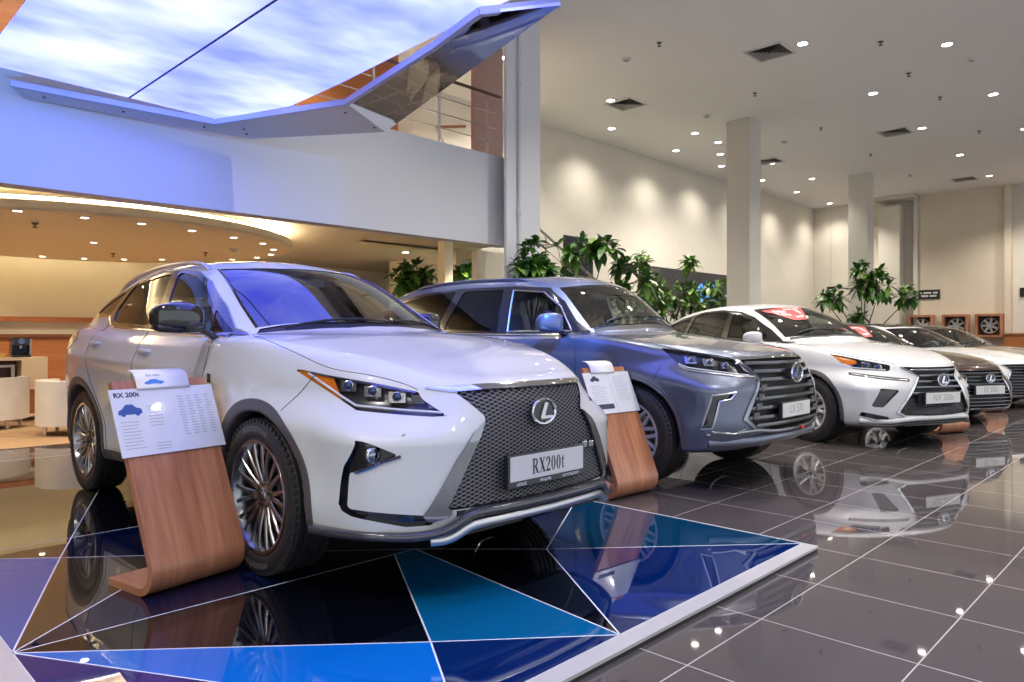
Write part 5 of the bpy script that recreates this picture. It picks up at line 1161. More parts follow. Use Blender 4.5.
for k, (x, y) in enumerate(under):
    e = downlight(x, y, 2.55, 40, 120, (1, .88, .68), LAMPW, .045)
    tag(e, 'small warm light in the centre of the round dropped ceiling, inside the ring' if k == 10 else 'small warm light under the round dropped ceiling, %s' % (('front edge, %s from the left' % ['first', 'second', 'third', 'fourth', 'fifth', 'sixth', 'seventh'][k]) if k < 7 else ['right tip, the nearer of two', 'right tip, the farther of two', 'just behind its right tip'][k - 7] if k < 10 else 'rear edge, %s from the right' % ['first', 'second', 'third', 'fourth'][k - 11]), 'ceiling light', 'small lights of the round dropped ceiling')
e = downlight(5.9, 9.0, 2.85, 40, 120, (1, .88, .68), LAMPW, .07); tag(e, 'oval warm ceiling light under the balcony, right of the round dropped ceiling', 'ceiling light')
for k, (x, y) in enumerate([(0, 9.5), (-2.5, 11), (1.2, 14.4), (8.7, 11.4), (8.9, 9.0), (11.2, 12)]):
    e = downlight(x, y, 2.55 if k == 2 and 0 else 2.85, 270, 130, (1, .88, .68), LAMPW, .07); tag(e, 'warm ceiling light under the balcony, hidden from the viewer', 'ceiling light', 'hidden lights under the balcony')
for k, (x, y) in enumerate([(5.2, 8.5), (8.9, 9.3), (2.0, 8.5), (-1.2, 8.5)]):
    e = downlight(x, y, HC, 130, 120, (1, .88, .68), LAMPW, .08); tag(e, 'warm ceiling light over the gallery behind the canopy', 'ceiling light', 'gallery ceiling lights')
# added blue wash lamp, unseen, that tints the balcony front like canopy light
LP = Vector((-.5, 4.0, 3.02)); e = empty('wash_lamp', LP); d = Vector((1.2, 7.2, 2.95)) - LP; Q = d.to_track_quat('Z', 'Y').to_matrix().to_4x4()
MB().lathe([(.001, -.16), (.06, -.16), (.07, -.14), (.09, .06), (.10, .08), (.085, .08), (.07, -.03), (.001, -.04)], 'z', 24, Q).build('lamp_body', MATTE, e); MB().tube([(0, 0, .05), (0, 0, HC - LP.z)], .012, 8).build('stem', MATTE, e)
k = MB(); f = d.normalized(); sd = f.cross(Vector((0, 0, 1))); c = f * .36
k.add([c + sd * x + Vector((0, 0, z)) + f * y for y in (0, .004) for z in (-.055, -.30) for x in (-.6, .6)], [(0, 1, 3, 2), (4, 6, 7, 5), (0, 4, 5, 1), (2, 3, 7, 6), (0, 2, 6, 4), (1, 5, 7, 3)]); k.tube([f * .02 + Vector((0, 0, -.09)), c + Vector((0, 0, -.09))], .006, 6); k.build('barn_door', MATTE, e)  # flap added to keep the blue off the lounge
s = spot(e, 170, 62, .06, (.05, .30, 1.0), .02, 0); s.rotation_euler = d.to_track_quat('-Z', 'Y').to_euler(); s.location = f * .10
tag(e, 'added black wash lamp tinting the balcony front blue, unseen outside the picture', 'lamp')

e = empty('wash_lamp', (3.15, 1.95, 3.42)); d = Vector((4.8, 5.0, 1.2)) - Vector(e.location); f = d.normalized(); Q = d.to_track_quat('Z', 'Y').to_matrix().to_4x4()
MB().lathe([(.001, -.16), (.06, -.16), (.07, -.14), (.09, .06), (.10, .08), (.085, .08), (.07, -.03), (.001, -.04)], 'z', 24, Q).build('lamp_body', MATTE, e); MB().tube([(0, 0, .05), (0, 0, HC - 3.42)], .012, 8).build('stem', MATTE, e)
s = spot(e, 2600, 38, .3, (.04, .22, 1.0), .04, 0); s.rotation_euler = d.to_track_quat('-Z', 'Y').to_euler(); s.location = f * .10
tag(e, 'black blue-light lamp at the canopy corner, turned to the graphite car', 'lamp')

# ---- ceiling fittings
def vent(x, y, label):
    e = empty('ceiling_vent', (x, y, HC)); b = MB()
    for k in range(4):
        s = .30 - .006; f = [(-.31, -.31, .31, -.27), (-.31, .27, .31, .31), (-.31, -.27, -.27, .27), (.27, -.27, .31, .27)][k]; b.box((f[0], f[1], -.018), (f[2], f[3], 0))
    b.build('frame', WHITEPL, e); MB().box((-.27, -.27, -.004), (.27, .27, 0)).build('backing', MATTE, e); b = MB()
    for q in (.06, .11, .16, .21, .25):
        for r in range(4):
            M = Matrix.Rotation(r * PI / 2, 4, 'Z'); v = [M @ Vector(p) for p in ((-q, q, -.018), (q, q, -.018), (q - .022, q - .022, -.006), (-q + .022, q - .022, -.006))]; b.add(v, [(0, 1, 2, 3)])
    b.build('louvre', mat('vent_grey', (.28, .27, .26), .5), e, fix=False); tag(e, label, 'ceiling vent', 'square vents in the hall ceiling')
vent(11.29, 5.17, 'square louvred ceiling vent nearest the viewer, left of a bright light'); vent(11.83, 8.37, 'square louvred ceiling vent above the plant wall, left of the first column top'); vent(17.69, 5.18, 'square louvred ceiling vent between the two column tops and the right edge'); vent(18.31, 8.41, 'square louvred ceiling vent just right of the first column top'); vent(24.39, 5.28, 'farthest square louvred ceiling vent, near the beige right wall')
def small(x, y, z, kind, label, grp):
    if kind == 's': b = MB(); b.lathe([(.001, -.06), (.03, -.058), (.03, -.052), (.008, -.05), (.008, -.02), (.035, -.012), (.04, 0)], 'z', 14); tag(b.build('sprinkler_head', mat('sprinkler_metal', (.10, .09, .09), .35, .8), None, (x, y, z)), label, 'sprinkler', grp)
    else:
        e = empty('smoke_detector', (x, y, z)); MB().lathe([(.001, -.05), (.035, -.048), (.05, -.03)], 'z', 20).build('sensor', mat('detector_grey', (.40, .39, .38), .5), e); MB().lathe([(.05, -.03), (.07, -.025), (.075, 0)], 'z', 20).build('base', WHITEPL, e); tag(e, label, 'smoke detector', grp)
for k, x in enumerate([9.72, 13.0, 16.19, 19.4, 22.7]): small(x, 6.25, HC, 's', 'tiny dark sprinkler on the hall ceiling, %s in the row beside the columns' % near(k), 'sprinklers beside the columns')
for k, (x, y) in enumerate([(12.1, 3.75), (13.9, 3.85), (15.7, 3.8), (18.9, 3.8)]): small(x, y, HC, 's', 'tiny dark sprinkler on the hall ceiling, %s between front and middle light rows' % near(k), 'sprinklers between the light rows')
small(9.9, 7.0, HC, 'd', 'round smoke detector on the hall ceiling left of the nearest vent', 'smoke detectors'); small(13.6, 7.6, HC, 'd', 'round smoke detector on the hall ceiling just left of the first column top', 'smoke detectors'); small(16.7, 7.3, HC, 'd', 'round smoke detector on the hall ceiling right of the first column top', 'smoke detectors'); small(13.9, 2.9, HC, 'd', 'round smoke detector on the hall ceiling at the upper right, beside a light', 'smoke detectors')
for k, (x, y) in enumerate([(2.2, 10.1), (4.9, 11.7), (5.0, 10.9), (1.6, 10.6), (3.9, 12.9)]): small(x, y, 2.55, 's' if k != 2 else 'd', ['tiny sprinkler under the round dropped ceiling, behind its second front light', 'tiny sprinkler under the round dropped ceiling, near its right tip', 'dark round detector under the round dropped ceiling near its right tip', 'tiny sprinkler under the round dropped ceiling at its left end', 'tiny sprinkler under the round dropped ceiling at its rear edge'][k], None)
WORLD = .8; EXPO = 0.68
# ------------------------------------------------------------------ plants
LEAFM = noise_col(mat('leaf_green', (.05, .15, .02), .38, 0, .15), (.016, .070, .012), (.055, .17, .022), 1.6)
LEAFY = noise_col(mat('leaf_bright', (.12, .25, .03), .4, 0, .1), (.05, .15, .015), (.18, .32, .04), 1.8)
BARK = noise_col(mat('bark', (.1, .07, .04), .8), (.07, .05, .03), (.14, .10, .06), 12, (1, 1, .2))
POT = mat('clay_pot', (.12, .10, .09), .5)
def leaf_spray(b, rnd, c, out, size, dark=.68, n=7):
    """a hand of leaflets hanging from the end of a stalk"""
    out = Vector(out).normalized(); up = Vector((0, 0, 1)); u = out.cross(up); u = u.normalized() if u.length > .1 else Vector((1, 0, 0)); w = u.cross(out)
    for k in range(n):
        a = 2 * PI * k / n + rnd.uniform(-.25, .25); ln = size * rnd.uniform(.75, 1.1); wd = ln * .25
        d = (u * math.cos(a) + w * math.sin(a)) * .95 + out * .45; d.normalize(); dr = rnd.uniform(.25, .85); s = d.cross(up); s = s.normalized() if s.length > .05 else u
        P = []
        for t, q in ((0, .1), (.25, .75), (.55, 1.), (.8, .62), (1, .04)):
            p = c + d * (ln * t) - up * (ln * dr * .55 * t * t); P += [p - s * wd * q + up * wd * .25 * q, p, p + s * wd * q + up * wd * .25 * q]
        b.mat(0 if rnd.random() < dark else 1).add(P, [(3 * i + j, 3 * i + j + 1, 3 * i + j + 4, 3 * i + j + 3) for i in range(4) for j in (0, 1)], True)
def plant(loc, clusters, label, seed, leaf=.2, trunk=.035, pot=.24, dark=.68):
    """clusters: (dx, dy, z, radius, sprays)"""
    rnd = random.Random(seed); root = empty('potted_tree', loc); f = MB(); st = MB()
    MB().lathe([(.001, 0), (pot * .75, 0), (pot * .8, .02), (pot, .40), (pot * 1.06, .42), (pot * 1.06, .46), (pot * .93, .46), (pot * .9, .40), (.001, .39)], 'z', 28).build('pot', POT, root)
    zt = min(c[2] for c in clusters) - .15; K = Vector((0, 0, max(zt * .75, .7)))
    MB().tube([Vector((0, 0, .38)), Vector((.03, .02, K.z * .6)), K], [trunk * 1.2, trunk, trunk * .8], 10).build('trunk', BARK, root)
    for dx, dy, z, r, n in clusters:
        c = Vector((dx, dy, z)); mid = K.lerp(c, .5) + Vector((0, 0, -.05)); st.tube([K, mid, c - Vector((0, 0, r * .4))], [trunk * .55, trunk * .4, trunk * .22], 6)
        for k in range(n):
            d = Vector((rnd.gauss(0, 1), rnd.gauss(0, 1), rnd.gauss(.25, .8))).normalized(); p = c + d * (r * rnd.uniform(.35, 1)); st.tube([c - Vector((0, 0, r * .4)), c.lerp(p, .5) + Vector((0, 0, r * .12)), p], .006, 4, False, False); leaf_spray(f, rnd, p, d, leaf, dark)
    st.build('branches', BARK, root, fix=False); f.build('foliage', [LEAFM, LEAFY], root, fix=False); tag(root, label, 'plant', 'potted trees'); return root
plant((7.14, 6.58, 0), [(-.02, -.02, 2.12, .2, 11), (.10, -.10, 2.1, .2, 10), (.0, 0, 2.36, .14, 7), (.14, -.14, 1.95, .18, 8), (-.14, .1, 2.08, .13, 6), (-.05, .0, 1.85, .22, 9)], 'dense dark green potted tree before the white column, above the graphite car roof', 3, .19, .03, .2)
plant((10.9, 8.75, 0), [(.43, -.2, 2.85, .27, 9), (.8, -.5, 2.5, .24, 8), (-.38, .2, 2.7, .25, 7), (-.6, .4, 2.1, .27, 9), (-.1, .1, 2.0, .32, 11), (.43, -.2, 1.95, .3, 10), (.15, 0, 2.95, .15, 4), (.7, -.5, 2.0, .26, 8), (1.0, -.85, 2.3, .14, 4)], 'airy potted tree with drooping leaves in front of the two black pictures', 5, .30)
plant((14.2, 8.8, 0), [(-.64, .35, 2.84, .22, 7), (.32, -.25, 2.8, .26, 8), (-.27, .15, 2.25, .4, 15), (.32, -.2, 2.1, .42, 15), (.8, -.6, 2.2, .3, 10), (1.0, -.75, 2.0, .3, 9), (-.6, .3, 1.85, .36, 12), (.1, 0, 1.75, .45, 14), (.6, -.5, 1.7, .36, 11), (-1.0, .6, 1.7, .18, 4)], 'bright bushy potted tree in front of the dark wall board, above the white crossover roof', 8, .24, .035, .24, .25)  # more bright leaves here: the light on this crown is put into leaf colour
plant((20.5, 6.83, 0), [(.1, -.1, 2.95, .36, 12), (-.6, .4, 2.25, .32, 8), (.3, -.35, 2.55, .42, 13), (.8, -.85, 2.25, .3, 8), (-.1, .1, 1.78, .22, 6), (-.95, .6, 2.2, .2, 5), (.0, .0, 2.52, .3, 8), (-.25, .2, 1.35, .15, 3)], 'tall thin potted tree with open crown in front of the farther column', 11, .30, .04)
plant((8.3, 10.5, 0), [(0, 0, 2.4, .24, 10), (-.2, .2, 2.15, .24, 8), (.15, -.1, 2.15, .28, 9), (0, 0, 1.8, .3, 9)], 'potted tree under the balcony between two cream posts, left of the slim white post', 14, .28)
plant((9.0, 9.8, 0), [(-.1, 0, 2.25, .24, 10), (.2, -.15, 2.05, .24, 9), (-.1, .1, 1.9, .3, 8)], 'low potted tree under the balcony, just right of the slim white post', 17, .28)
# ------------------------------------------------------------------ information stands
PAPER = mat('white_paper', (.74, .75, .78), .5, 0, .4, crough=.08); PRINT = mat('grey_print', (.36, .37, .41), .6); PBLUE = mat('blue_print', (.03, .09, .33), .5); PDARK = mat('navy_print', (.03, .035, .07), .5); ACRYL = glass('acrylic_sheet', (.96, .97, .98), 1., 1.49)
CARSIL = [(0, .22), (.04, .42), (.2, .55), (.34, .82), (.62, .84), (.78, .58), (.96, .50), (1, .30), (.98, .14), (.88, .12), (.84, .0), (.74, .0), (.70, .12), (.30, .12), (.26, 0), (.16, 0), (.12, .12), (.02, .14)]
def stand(loc, rz, label, kind, sheet, top=.95):
    root = empty('information_stand', loc, rz); c = [(.37, .018), (.12, .018)]
    for t in np.linspace(-PI / 2, -PI - .36, 12): c.append((.11 + .10 * math.cos(t), .118 + .10 * math.sin(t)))
    q = c[-1]; L = math.hypot(.36 - q[0], .95 - q[1]); dx, dz = (.36 - q[0]) / L, (.95 - q[1]) / L; L *= (top - q[1]) / (.95 - q[1]); c.append((q[0] + dx * L, q[1] + dz * L)); th = .034
    o = []; i = []
    for k in range(len(c)):
        a = c[max(k - 1, 0)]; e = c[min(k + 1, len(c) - 1)]; d = math.hypot(e[0] - a[0], e[1] - a[1]); nx, nz = -(e[1] - a[1]) / d, (e[0] - a[0]) / d
        o.append((c[k][0] - nx * th / 2 * -1, c[k][1] - nz * th / 2 * -1)); i.append((c[k][0] - nx * th / 2, c[k][1] - nz * th / 2))
    n = len(c); b = MB(); W = .235; v = []
    for k in range(n):
        for x in (-W, W): v += [(x, *o[k]), (x, *i[k])]
    f = []
    for k in range(n - 1):
        p = 4 * k; r = p + 4; f += [(p, p + 2, r + 2, r), (p + 1, r + 1, r + 3, p + 3), (p, r, r + 1, p + 1), (p + 2, p + 3, r + 3, r + 2)]
    f += [(0, 1, 3, 2), (4 * n - 4, 4 * n - 2, 4 * n - 1, 4 * n - 3)]; b.add(v, f, True); b.build('bent_plywood_panel', WOOD, root, edge=40)
    # acrylic board on the upper front; local frame u across, w up the lean, nrm towards the reader
    w = Vector((0, dx, dz)); nrm = Vector((0, -dz, dx)); u = Vector((1, 0, 0)); base = Vector((0, q[0], q[1])) + w * (L - .375) + nrm * (th / 2 + .004)
    P = lambda a, t, d=0: base + u * a + w * t + nrm * d
    if kind is None: return tag(root, label, 'display stand', 'curved wooden information stands')
    BW = .262
    def quad(bm, a0, a1, t0, t1, d): bm.add([P(a0, t0, d), P(a1, t0, d), P(a1, t1, d), P(a0, t1, d)], [(0, 1, 2, 3)])
    b = MB(); b.prism([(-BW, 0), (BW, 0), (BW, .33), (-BW, .33)], 0, .004, P); bd = b.build('acrylic_board', PAPER, root)
    b = MB(); quad(b, -BW - .006, BW + .006, -.006, .336, .008); b.build('acrylic_cover', ACRYL, bd)
    b = MB(); d = .0046; rnd = random.Random(kind)
    if kind == 'RX 200t':
        vs, fs = text_mesh(kind, .032, .0012, 1.1); k = MB(); k.add([P(-.245 + .06 + p.x, .30 + p.y, d) for p in vs], fs); k.build('heading_lettering', PDARK, bd, fix=False)
        k = MB(); k.add([P(-.24 + a * .115, .195 + e * .07, d) for a, e in CARSIL], [t for t in [tuple(x) for x in tessellate_polygon([[Vector((a, e, 0)) for a, e in CARSIL]])]]); k.build('car_picture', PBLUE, bd, fix=False)
        for r in range(9): quad(b, -.238, -.238 + .10 * rnd.uniform(.7, 1), .165 - r * .016, .168 - r * .016, d)
        for r in range(7): quad(b, -.10, -.10 + .085 * rnd.uniform(.6, 1), .235 - r * .016, .238 - r * .016, d)
        for r in range(3): quad(b, -.09, -.02, .05 - r * .014, .053 - r * .014, d)
        for cx in (.06, .11, .155, .205):
            for r in range(15): quad(b, cx, cx + rnd.uniform(.018, .034), .275 - r * .014, .2785 - r * .014, d)
    else:
        k = MB(); k.add([P(-.20 + a * .10, .255 + e * .055, d) for a, e in CARSIL], [t for t in [tuple(x) for x in tessellate_polygon([[Vector((a, e, 0)) for a, e in CARSIL]])]]); quad(k, -.20, -.02, .035, .075, d); k.build('car_picture', PDARK, bd, fix=False)
        for r in range(9): quad(b, -.22, -.22 + .18 * rnd.uniform(.5, 1), .22 - r * .016, .223 - r * .016, d)
        for r in range(14): quad(b, .05, .05 + .17 * rnd.uniform(.7, 1), .29 - r * .015, .2925 - r * .015, d)
        quad(b, .008, .011, .0, .33, d)
    b.build('printed_lines', PRINT, bd, fix=False); tag(root, label, 'display stand', 'curved wooden information stands')
    # loose sheet clipped on top, curling back over the edge
    sh = MB(); n = 10; X0, X1 = (-.13, .14) if kind == 'RX 200t' else (-.17, .10); v = []
    for k in range(n + 1):
        t = k / n; q2 = max(0, t - .45); pt = P(0, .322 + .135 * t, .010 - .02 * q2 * q2) + Vector((0, .16 * q2 * q2, -.10 * q2 * q2))
        for x in (X0, X1): v.append(pt + u * x)
    sh.add(v, [(2 * k, 2 * k + 1, 2 * k + 3, 2 * k + 2) for k in range(n)], True); M = Matrix.Translation(loc) @ Matrix.Rotation(rz, 4, 'Z'); sh.v = [tuple(M @ Vector(p)) for p in sh.v]
    so = sh.build('paper_sheet', PAPER, fix=False); sm = so.modifiers.new('thickness', 'SOLIDIFY'); sm.thickness = .0008
    if kind == 'RX 200t':
        k = MB(); k.add([M @ P(-.09 + a * .10, .345 + e * .032, .0112) for a, e in CARSIL], [tuple(x) for x in tessellate_polygon([[Vector((a, e, 0)) for a, e in CARSIL]])]); k.build('car_picture', mat('pale_blue_print', (.06, .22, .62), .5), so, fix=False)
        vs, fs = text_mesh(kind, .018, .0005, 1.15); k = MB(); k.add([M @ P(-.04 + p.x, .392 + p.y * .8, .0108) for p in vs], fs); k.build('heading_lettering', PRINT, so, fix=False)
    tag(so, sheet, 'paper'); return root
stand((1.40, 3.40, .03), math.radians(10), 'curved cherry wood stand with price board beside the front wheel of the platform car', 'RX 200t', 'white paper sheet with a blue car picture, on top of the stand nearest the viewer')
stand((4.50, 3.08, 0), math.radians(-5), 'curved cherry wood stand with price board in front of the wheel of the graphite car', 'LX', 'white paper sheet curling over the top of the stand before the graphite car')
stand((10.12, 2.28, 0), math.radians(-24), 'curved wooden stand peeking out beyond the nose of the white crossover with red sticker', None, None, .42)
stand((13.45, 2.45, 0), math.radians(-24), 'curved wooden stand at the right edge, beyond the nose of the brown saloon', None, None, .36)
# ------------------------------------------------------------------ lounge
IVORY = noise_col(mat('ivory_leather', (.6, .55, .48), .5), (.60, .55, .48), (.66, .61, .54), 6)
def tub_chair(loc, rz, label):
    root = empty('tub_armchair', loc, rz); b = MB(); ro, ri = .40, .29; pts = []
    for t in np.linspace(-.75 * PI, .75 * PI, 40): pts.append((ro * math.sin(t), ro * math.cos(t)))
    for t in np.linspace(.75 * PI, -.75 * PI, 40): pts.append((ri * math.sin(t), ri * math.cos(t)))
    b.prism(pts, .12, .66, lambda a, c, d: Vector((a, c, d)), True); b.build('shell', IVORY, root, bevel=.03, edge=40)
    b = MB(); b.lathe([(.001, .14), (.285, .14), (.285, .38), (.25, .43), (.001, .435)], 'z', 36); b.build('seat_cushion', IVORY, root)
    for x, y in ((-.24, -.22), (.24, -.22), (-.24, .24), (.24, .24)): MB().tube([Vector((x, y, 0)), Vector((x, y, .13))], [.022, .028], 12).build('leg', STEEL, root)
    tag(root, label, 'armchair', 'ivory tub chairs')
tub_chair((2.01, 11.4, .006), PI - .5, 'ivory tub armchair at the left edge of the picture, before the sideboard'); tub_chair((2.60, 10.08, .006), PI - .5, 'ivory tub armchair half hidden behind the tail of the white car')
b = empty('coffee_table', (2.67, 12.31, .006)); MB().box((-.35, -.35, .10), (.35, .35, .42), bev=.01).build('table_block', WOODP, b); MB().box((-.36, -.36, .42), (.36, .36, .445), bev=.006).build('table_top', WOOD, b)
for x, y in ((-.25, -.25), (.25, -.25), (-.25, .25), (.25, .25)): MB().tube([Vector((x, y, 0)), Vector((x, y, .11))], .025, 10).build('leg', STEEL, b)
tag(b, 'low brown wooden coffee table between the two ivory armchairs', 'table')
CREAMF = mat('cream_laminate', (.60, .50, .34), .4)
b = empty('sideboard', (2.55, 14.75, .006)); k = MB(); k.box((-1.0, -.22, .78), (.80, .25, .83)); k.box((-1.0, -.22, 0), (-.95, .25, .78)); k.box((.42, -.22, 0), (.80, .25, .78)); k.box((-.95, .2, 0), (.42, .25, .78)); k.box((-.95, -.22, 0), (.42, .2, .08)); k.build('carcass', CREAMF, b)
MB().box((-.95, .14, .08), (.42, .19, .78)).build('back_panel', mat('dark_wood', (.06, .022, .012), .5), b); k = MB(); k.box((-.9, -.02, .66), (.36, .02, .70)); k.box((.31, -.02, .08), (.36, .02, .66)); k.box((-.9, -.02, .08), (-.85, .02, .66)); k.build('inner_frame', mat('pale_metal', (.55, .55, .52), .3, .6), b)
tag(b, 'cream sideboard with an open dark niche against the orange wooden wall', 'sideboard')
ZS = .836
b = empty('coffee_machine', (2.98, 14.72, ZS)); k = MB(); k.box((-.14, -.14, 0), (.14, .16, .04), bev=.01); k.box((-.13, .02, .03), (.13, .16, .34), bev=.02); k.box((-.13, -.12, .20), (.13, .03, .34), bev=.02); k.build('body', BLACK, b)
MB().lathe([(.001, -.135), (.048, -.135), (.056, -.12), (.056, -.10)], 'y', 24, Matrix.Translation((0, 0, .27))).build('dial', DCHROME, b); MB().tube([Vector((0, -.06, .20)), Vector((0, -.06, .15))], .02, 10).build('spout', STEEL, b); MB().box((.135, -.03, .02), (.165, .14, .32), bev=.01).build('water_tank', mat('grey_tank', (.3, .3, .3), .3), b)
tag(b, 'black coffee machine with a round silver dial on the cream sideboard', 'coffee machine')
tag(MB().lathe([(.001, 0), (.035, 0), (.04, .01), (.09, .07), (.095, .075), (.085, .075), (.035, .018), (.001, .015)], 'z', 24).build('bowl', mat('yellow_china', (.6, .42, .12), .3), None, (2.70, 14.66, ZS)), 'small yellow bowl on the cream sideboard, left of the coffee machine', 'bowl')
k = empty('sugar_jar', (2.52, 14.68, ZS)); MB().lathe([(.001, 0), (.05, 0), (.06, .03), (.05, .11), (.03, .13), (.001, .135)], 'z', 24).build('jar', mat('white_china', (.7, .68, .64), .25), k); MB().lathe([(.001, .17), (.012, .165), (.014, .15), (.032, .135), (.032, .128)], 'z', 20).build('lid', mat('white_china', (.7, .68, .64), .25), k); tag(k, 'white lidded jar on the cream sideboard, left of the yellow bowl', 'jar')
k = empty('coffee_cup', (2.33, 14.68, ZS)); MB().lathe([(.001, .012), (.05, .008), (.075, .016), (.075, .012), (.05, 0), (.001, 0)], 'z', 24).build('saucer', mat('white_china', (.7, .68, .64), .25), k); MB().lathe([(.001, .015), (.028, .015), (.045, .06), (.047, .075), (.043, .075), (.026, .02), (.001, .02)], 'z', 24).build('cup', mat('white_china', (.7, .68, .64), .25), k); tag(k, 'white coffee cup on its saucer on the cream sideboard at the left edge', 'cup')
# orange timber wall behind the lounge with its pale slot
slab('trim_15', (-8, 15.36, 0), (6.2, 15.45, 1.23), WOODP); slab('trim_16', (-8, 15.30, 1.46), (6.2, 15.45, 1.55), WOODP); slab('trim_17', (2.55, 15.30, 1.23), (2.68, 15.45, 1.46), WOODP); slab('trim_18', (-8, 15.30, 1.19), (6.2, 15.45, 1.235), mat('dark_rail', (.20, .07, .03), .4))
# ------------------------------------------------------------------ gallery rail, stairs, pictures
def rail(root, pts, r, m=STEEL, name='rail'): return MB().tube([Vector(p) for p in pts], r, 8).build(name, m, root)
e = empty('gallery_railing', (6.9, 7.55, 3.0))
O = Vector((6.9, 7.55, 3.0))
for x in (4.2, 5.3, 6.37, 7.27): rail(e, [Vector((x, 7.6, 3.0)) - O, Vector((x, 7.6, 4.70)) - O], .018, name='post')
rail(e, [Vector((3.2, 7.6, 4.72)) - O, Vector((7.55, 7.6, 4.74)) - O], .024, mat('dark_handrail', (.12, .07, .06), .3, .3), 'handrail')
for z in (4.05, 4.25, 4.47): rail(e, [Vector((3.2, 7.6, z)) - O, Vector((7.45, 7.6, z)) - O], .008)
rail(e, [Vector((6.40, 7.7, 4.08)) - O, Vector((7.2, 8.0, 4.32)) - O], .022, WOODP, 'stair_handrail'); rail(e, [Vector((6.40, 7.7, 4.08)) - O, Vector((6.55, 7.72, 3.90)) - O, Vector((6.75, 7.75, 3.86)) - O, Vector((7.3, 8.0, 3.98)) - O], .012)
tag(e, 'steel gallery railing with dark handrail behind the balcony front, left of the white column', 'railing')
e = empty('stair_railing', (11.4, 9.9, 0)); O = Vector((11.4, 9.9, 0))
rail(e, [Vector((8.8, 9.9, 4.47)) - O, Vector((12.2, 9.9, 2.76)) - O, Vector((15.6, 9.9, 1.05)) - O], .028, mat('grey_handrail', (.25, .24, .24), .35, .6), 'handrail')
for dz in (-.3, -.55): rail(e, [Vector((8.8, 9.9, 4.47 + dz)) - O, Vector((15.6, 9.9, 1.05 + dz)) - O], .009)
for x in (9.6, 11.15, 12.7, 14.3, 15.5): z = 4.47 - (x - 8.8) * .503; rail(e, [Vector((x, 9.9, z)) - O, Vector((x, 9.9, max(z - .95, 0))) - O], .016, name='post')
tag(e, 'sloping steel stair railing against the cream wall, behind the potted trees', 'railing')
st = MB()
for k in range(22):
    x = 15.3 - k * .30; z = (k + 1) * .151; st.box((x - .30, 9.95, max(z - .35, 0)), (x, 10.44, z))
so = st.build('stair_flight', WALL); tag(so, 'cream stair flight climbing along the rear wall behind the potted trees', 'stairs')
def picture(x0, x1, z0, z1, label, grp='black pictures on the rear wall'):
    e = empty('wall_picture', ((x0 + x1) / 2, 10.45, (z0 + z1) / 2)); w = (x1 - x0) / 2; h = (z1 - z0) / 2
    MB().box((-w, -.035, -h), (w, 0, h), bev=.004).build('frame', DARKFRAME, e); MB().box((-w + .03, -.038, -h + .03), (w - .03, -.034, h - .03)).build('print', mat('dark_print', (.02, .022, .03), .25), e); tag(e, label, 'picture', grp)
picture(12.36, 13.4, 3.08, 3.46, 'upper of two black pictures on the cream wall left of the bushy trees'); picture(12.36, 13.4, 2.58, 2.98, 'lower of two black pictures on the cream wall left of the bushy trees')
e = empty('wall_board', (17.6, 10.45, 2.5)); MB().box((-2.3, -.06, -.55), (2.3, 0, .5), bev=.006).build('board', mat('anthracite_board', (.035, .035, .037), .5), e)
k = MB(); rnd = random.Random(4)
for j in range(16):
    cx = rnd.uniform(.5, 1.6); cz = rnd.uniform(-.42, .28); a = rnd.uniform(0, PI); s = rnd.uniform(.12, .26); k.add([(cx + s * math.cos(a), -.0625 - j * .0004, cz + s * math.sin(a)), (cx - .3 * s * math.sin(a), -.0625 - j * .0004, cz + .3 * s * math.cos(a)), (cx - s * math.cos(a), -.0625 - j * .0004, cz - s * math.sin(a)), (cx + .3 * s * math.sin(a), -.0625 - j * .0004, cz - .3 * s * math.cos(a))], [(0, 1, 2, 3)])
k.build('screen_image', mat('screen_blue', (.02, .1, .3), .3, emit=(.06, .32, .95), es=1.3), e, fix=False)
k = MB(); [k.box((-2.28, -.068, -.5 + .28 * j), (-1.4, -.058, -.38 + .28 * j)) for j in range(4)]; k.build('shelf_slots', BLACK, e); tag(e, 'dark wall board with a glowing blue picture, behind the bushy tree beside the column', 'display board')
# ------------------------------------------------------------------ signs and wheel displays on the right wall
def sign(y0, y1, z0, z1, lines, label):
    e = empty('direction_sign', (26.40, (y0 + y1) / 2, (z0 + z1) / 2)); w = abs(y0 - y1) / 2; h = (z1 - z0) / 2
    if 4.7 < y0 < 7.0: e.location.x = 26.28
    if y0 < 4.6: e.location.x = 26.40
    MB().box((-.03, -w, -h), (0, w, h), bev=.003).build('sign_board', DARKFRAME, e); k = MB()
    for wl, dz in lines:
        for j in range(11):
            if (j * 7 + int(dz * 100)) % 6: y = wl / 2 - wl * j / 11; k.box((-.0325, y - wl / 13, dz - .028), (-.029, y, dz + .028))
    if lines: k.build('sign_lettering', mat('sign_white', (.7, .7, .68), .5), e)
    tag(e, label, 'sign', 'black signs on the right wall')
sign(6.98, 6.36, 2.40, 2.70, [(.50, .05), (.44, -.05)], 'black sign with two white lines on the beige wall, above the row of wheel boxes')
sign(4.25, 3.5, 2.38, 2.66, [], 'black sign cut by the right edge of the picture, above the wheel boxes')
e = empty('hanging_sign', (25.6, 9.54, 2.7)); MB().box((-.02, -.13, -.21), (.02, .13, .21), bev=.003).build('sign_board', DARKFRAME, e); k = MB(); [k.box((-.0225, -.09, q), (-.0205, .09, q + .035)) for q in (.08, -.0, -.1)]; k.build('sign_lettering', mat('sign_white', (.7, .7, .68), .5), e); MB().tube([Vector((0, 0, .2)), Vector((0, 0, HC - 2.7))], .006, 6).build('hanger', STEEL, e); tag(e, 'small black hanging sign beside the tree at the farther column', 'sign')
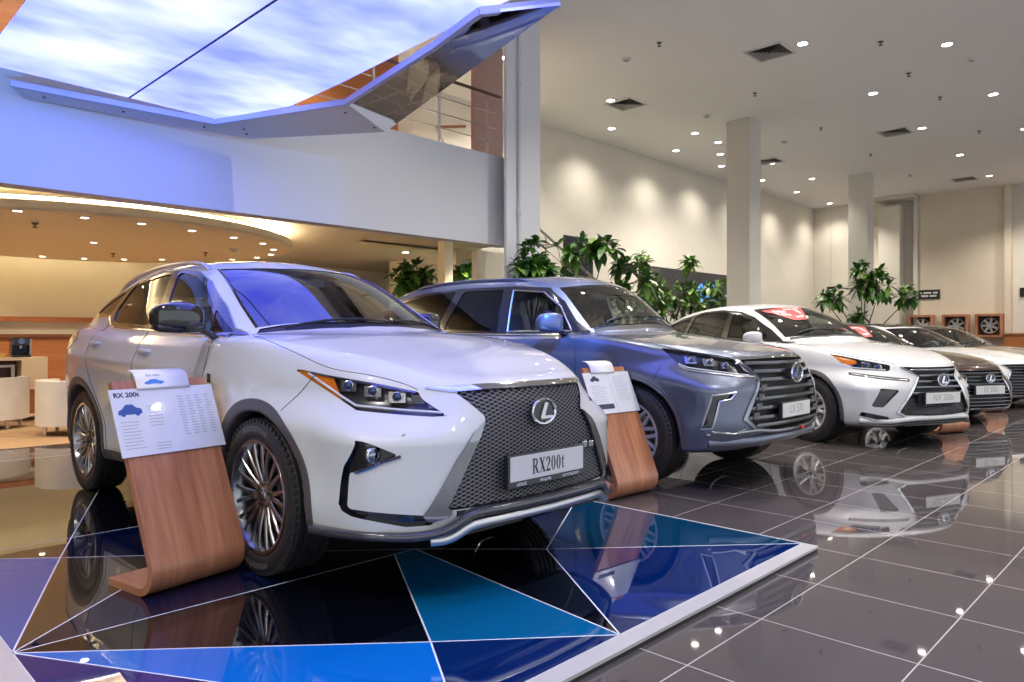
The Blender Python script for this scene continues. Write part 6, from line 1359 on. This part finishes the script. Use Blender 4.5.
def wheel_box(y, z, label):
    e = empty('wheel_display', (26.28 if y > 4.6 else 26.28, y, z)); k = MB(); s = .36; d = .30
    k.box((-d, -s, -s), (0, -s + .07, s)); k.box((-d, s - .07, -s), (0, s, s)); k.box((-d, -s + .07, s - .07), (0, s - .07, s)); k.box((-d, -s + .07, -s), (0, s - .07, -s + .07)); k.build('box_frame', WOOD, e); MB().box((-.03, -s + .07, -s + .07), (0, s - .07, s - .07)).build('back_panel', mat('dark_wood', (.06, .022, .012), .5), e)
    R = .235; w = MB(); w.lathe([(R - .03, -.06), (R, -.09), (R + .008, -.11), (R, -.115), (R - .02, -.09), (R - .03, -.06)], 'x', 40); k2 = MB()
    rim = w.build('alloy_rim', mat('white_silver', (.72, .73, .75), .3, .6), e)
    for j in range(7):
        a = 2 * PI * j / 7 + .2; M = Matrix.Rotation(a, 4, 'X'); k2.box((-.105, -.032, .03), (-.08, .032, R - .01), M)
    k2.lathe([(.001, -.112), (.05, -.112), (.06, -.08)], 'x', 20); k2.build('spokes', mat('white_silver', (.72, .73, .75), .3, .6), rim); tag(e, label, 'wheel display', 'alloy wheels in wooden boxes')
wheel_box(6.86, 1.52, 'silver alloy wheel in a square wooden box, leftmost of three on the right wall'); wheel_box(5.88, 1.52, 'silver alloy wheel in a square wooden box, middle one of three on the right wall'); wheel_box(4.98, 1.52, 'silver alloy wheel in a square wooden box, rightmost of three, largest in view')
e = empty('counter', (25.6, 3.2, 0)); MB().box((-.35, -1.2, 0), (.35, 1.25, 1.24), bev=.01).build('counter_body', WOODP, e); MB().box((-.40, -1.25, 1.24), (.40, 1.30, 1.29), bev=.006).build('counter_top', WOOD, e); tag(e, 'brown wooden counter at the right edge, below the wheel boxes', 'counter')
# ------------------------------------------------------------------ surroundings, light level
w = bpy.data.worlds.new('daylight'); S.world = w; w.use_nodes = True; w.node_tree.nodes['Background'].inputs[0].default_value = (.86, .92, 1., 1); w.node_tree.nodes['Background'].inputs[1].default_value = WORLD
S.view_settings.view_transform = 'Standard'; S.view_settings.look = 'None'; S.view_settings.gamma = 1; S.view_settings.use_curve_mapping = False; S.view_settings.exposure = EXPO
S.cycles.max_bounces = 8; S.cycles.diffuse_bounces = 3; S.cycles.glossy_bounces = 5; S.cycles.transparent_max_bounces = 12; S.cycles.sample_clamp_indirect = 6; S.cycles.caustics_reflective = False; S.cycles.caustics_refractive = False
# ------------------------------------------------------------------ park the cars
for c in (RX, LX, NX, ES, ESW, ESB): build_car(c)
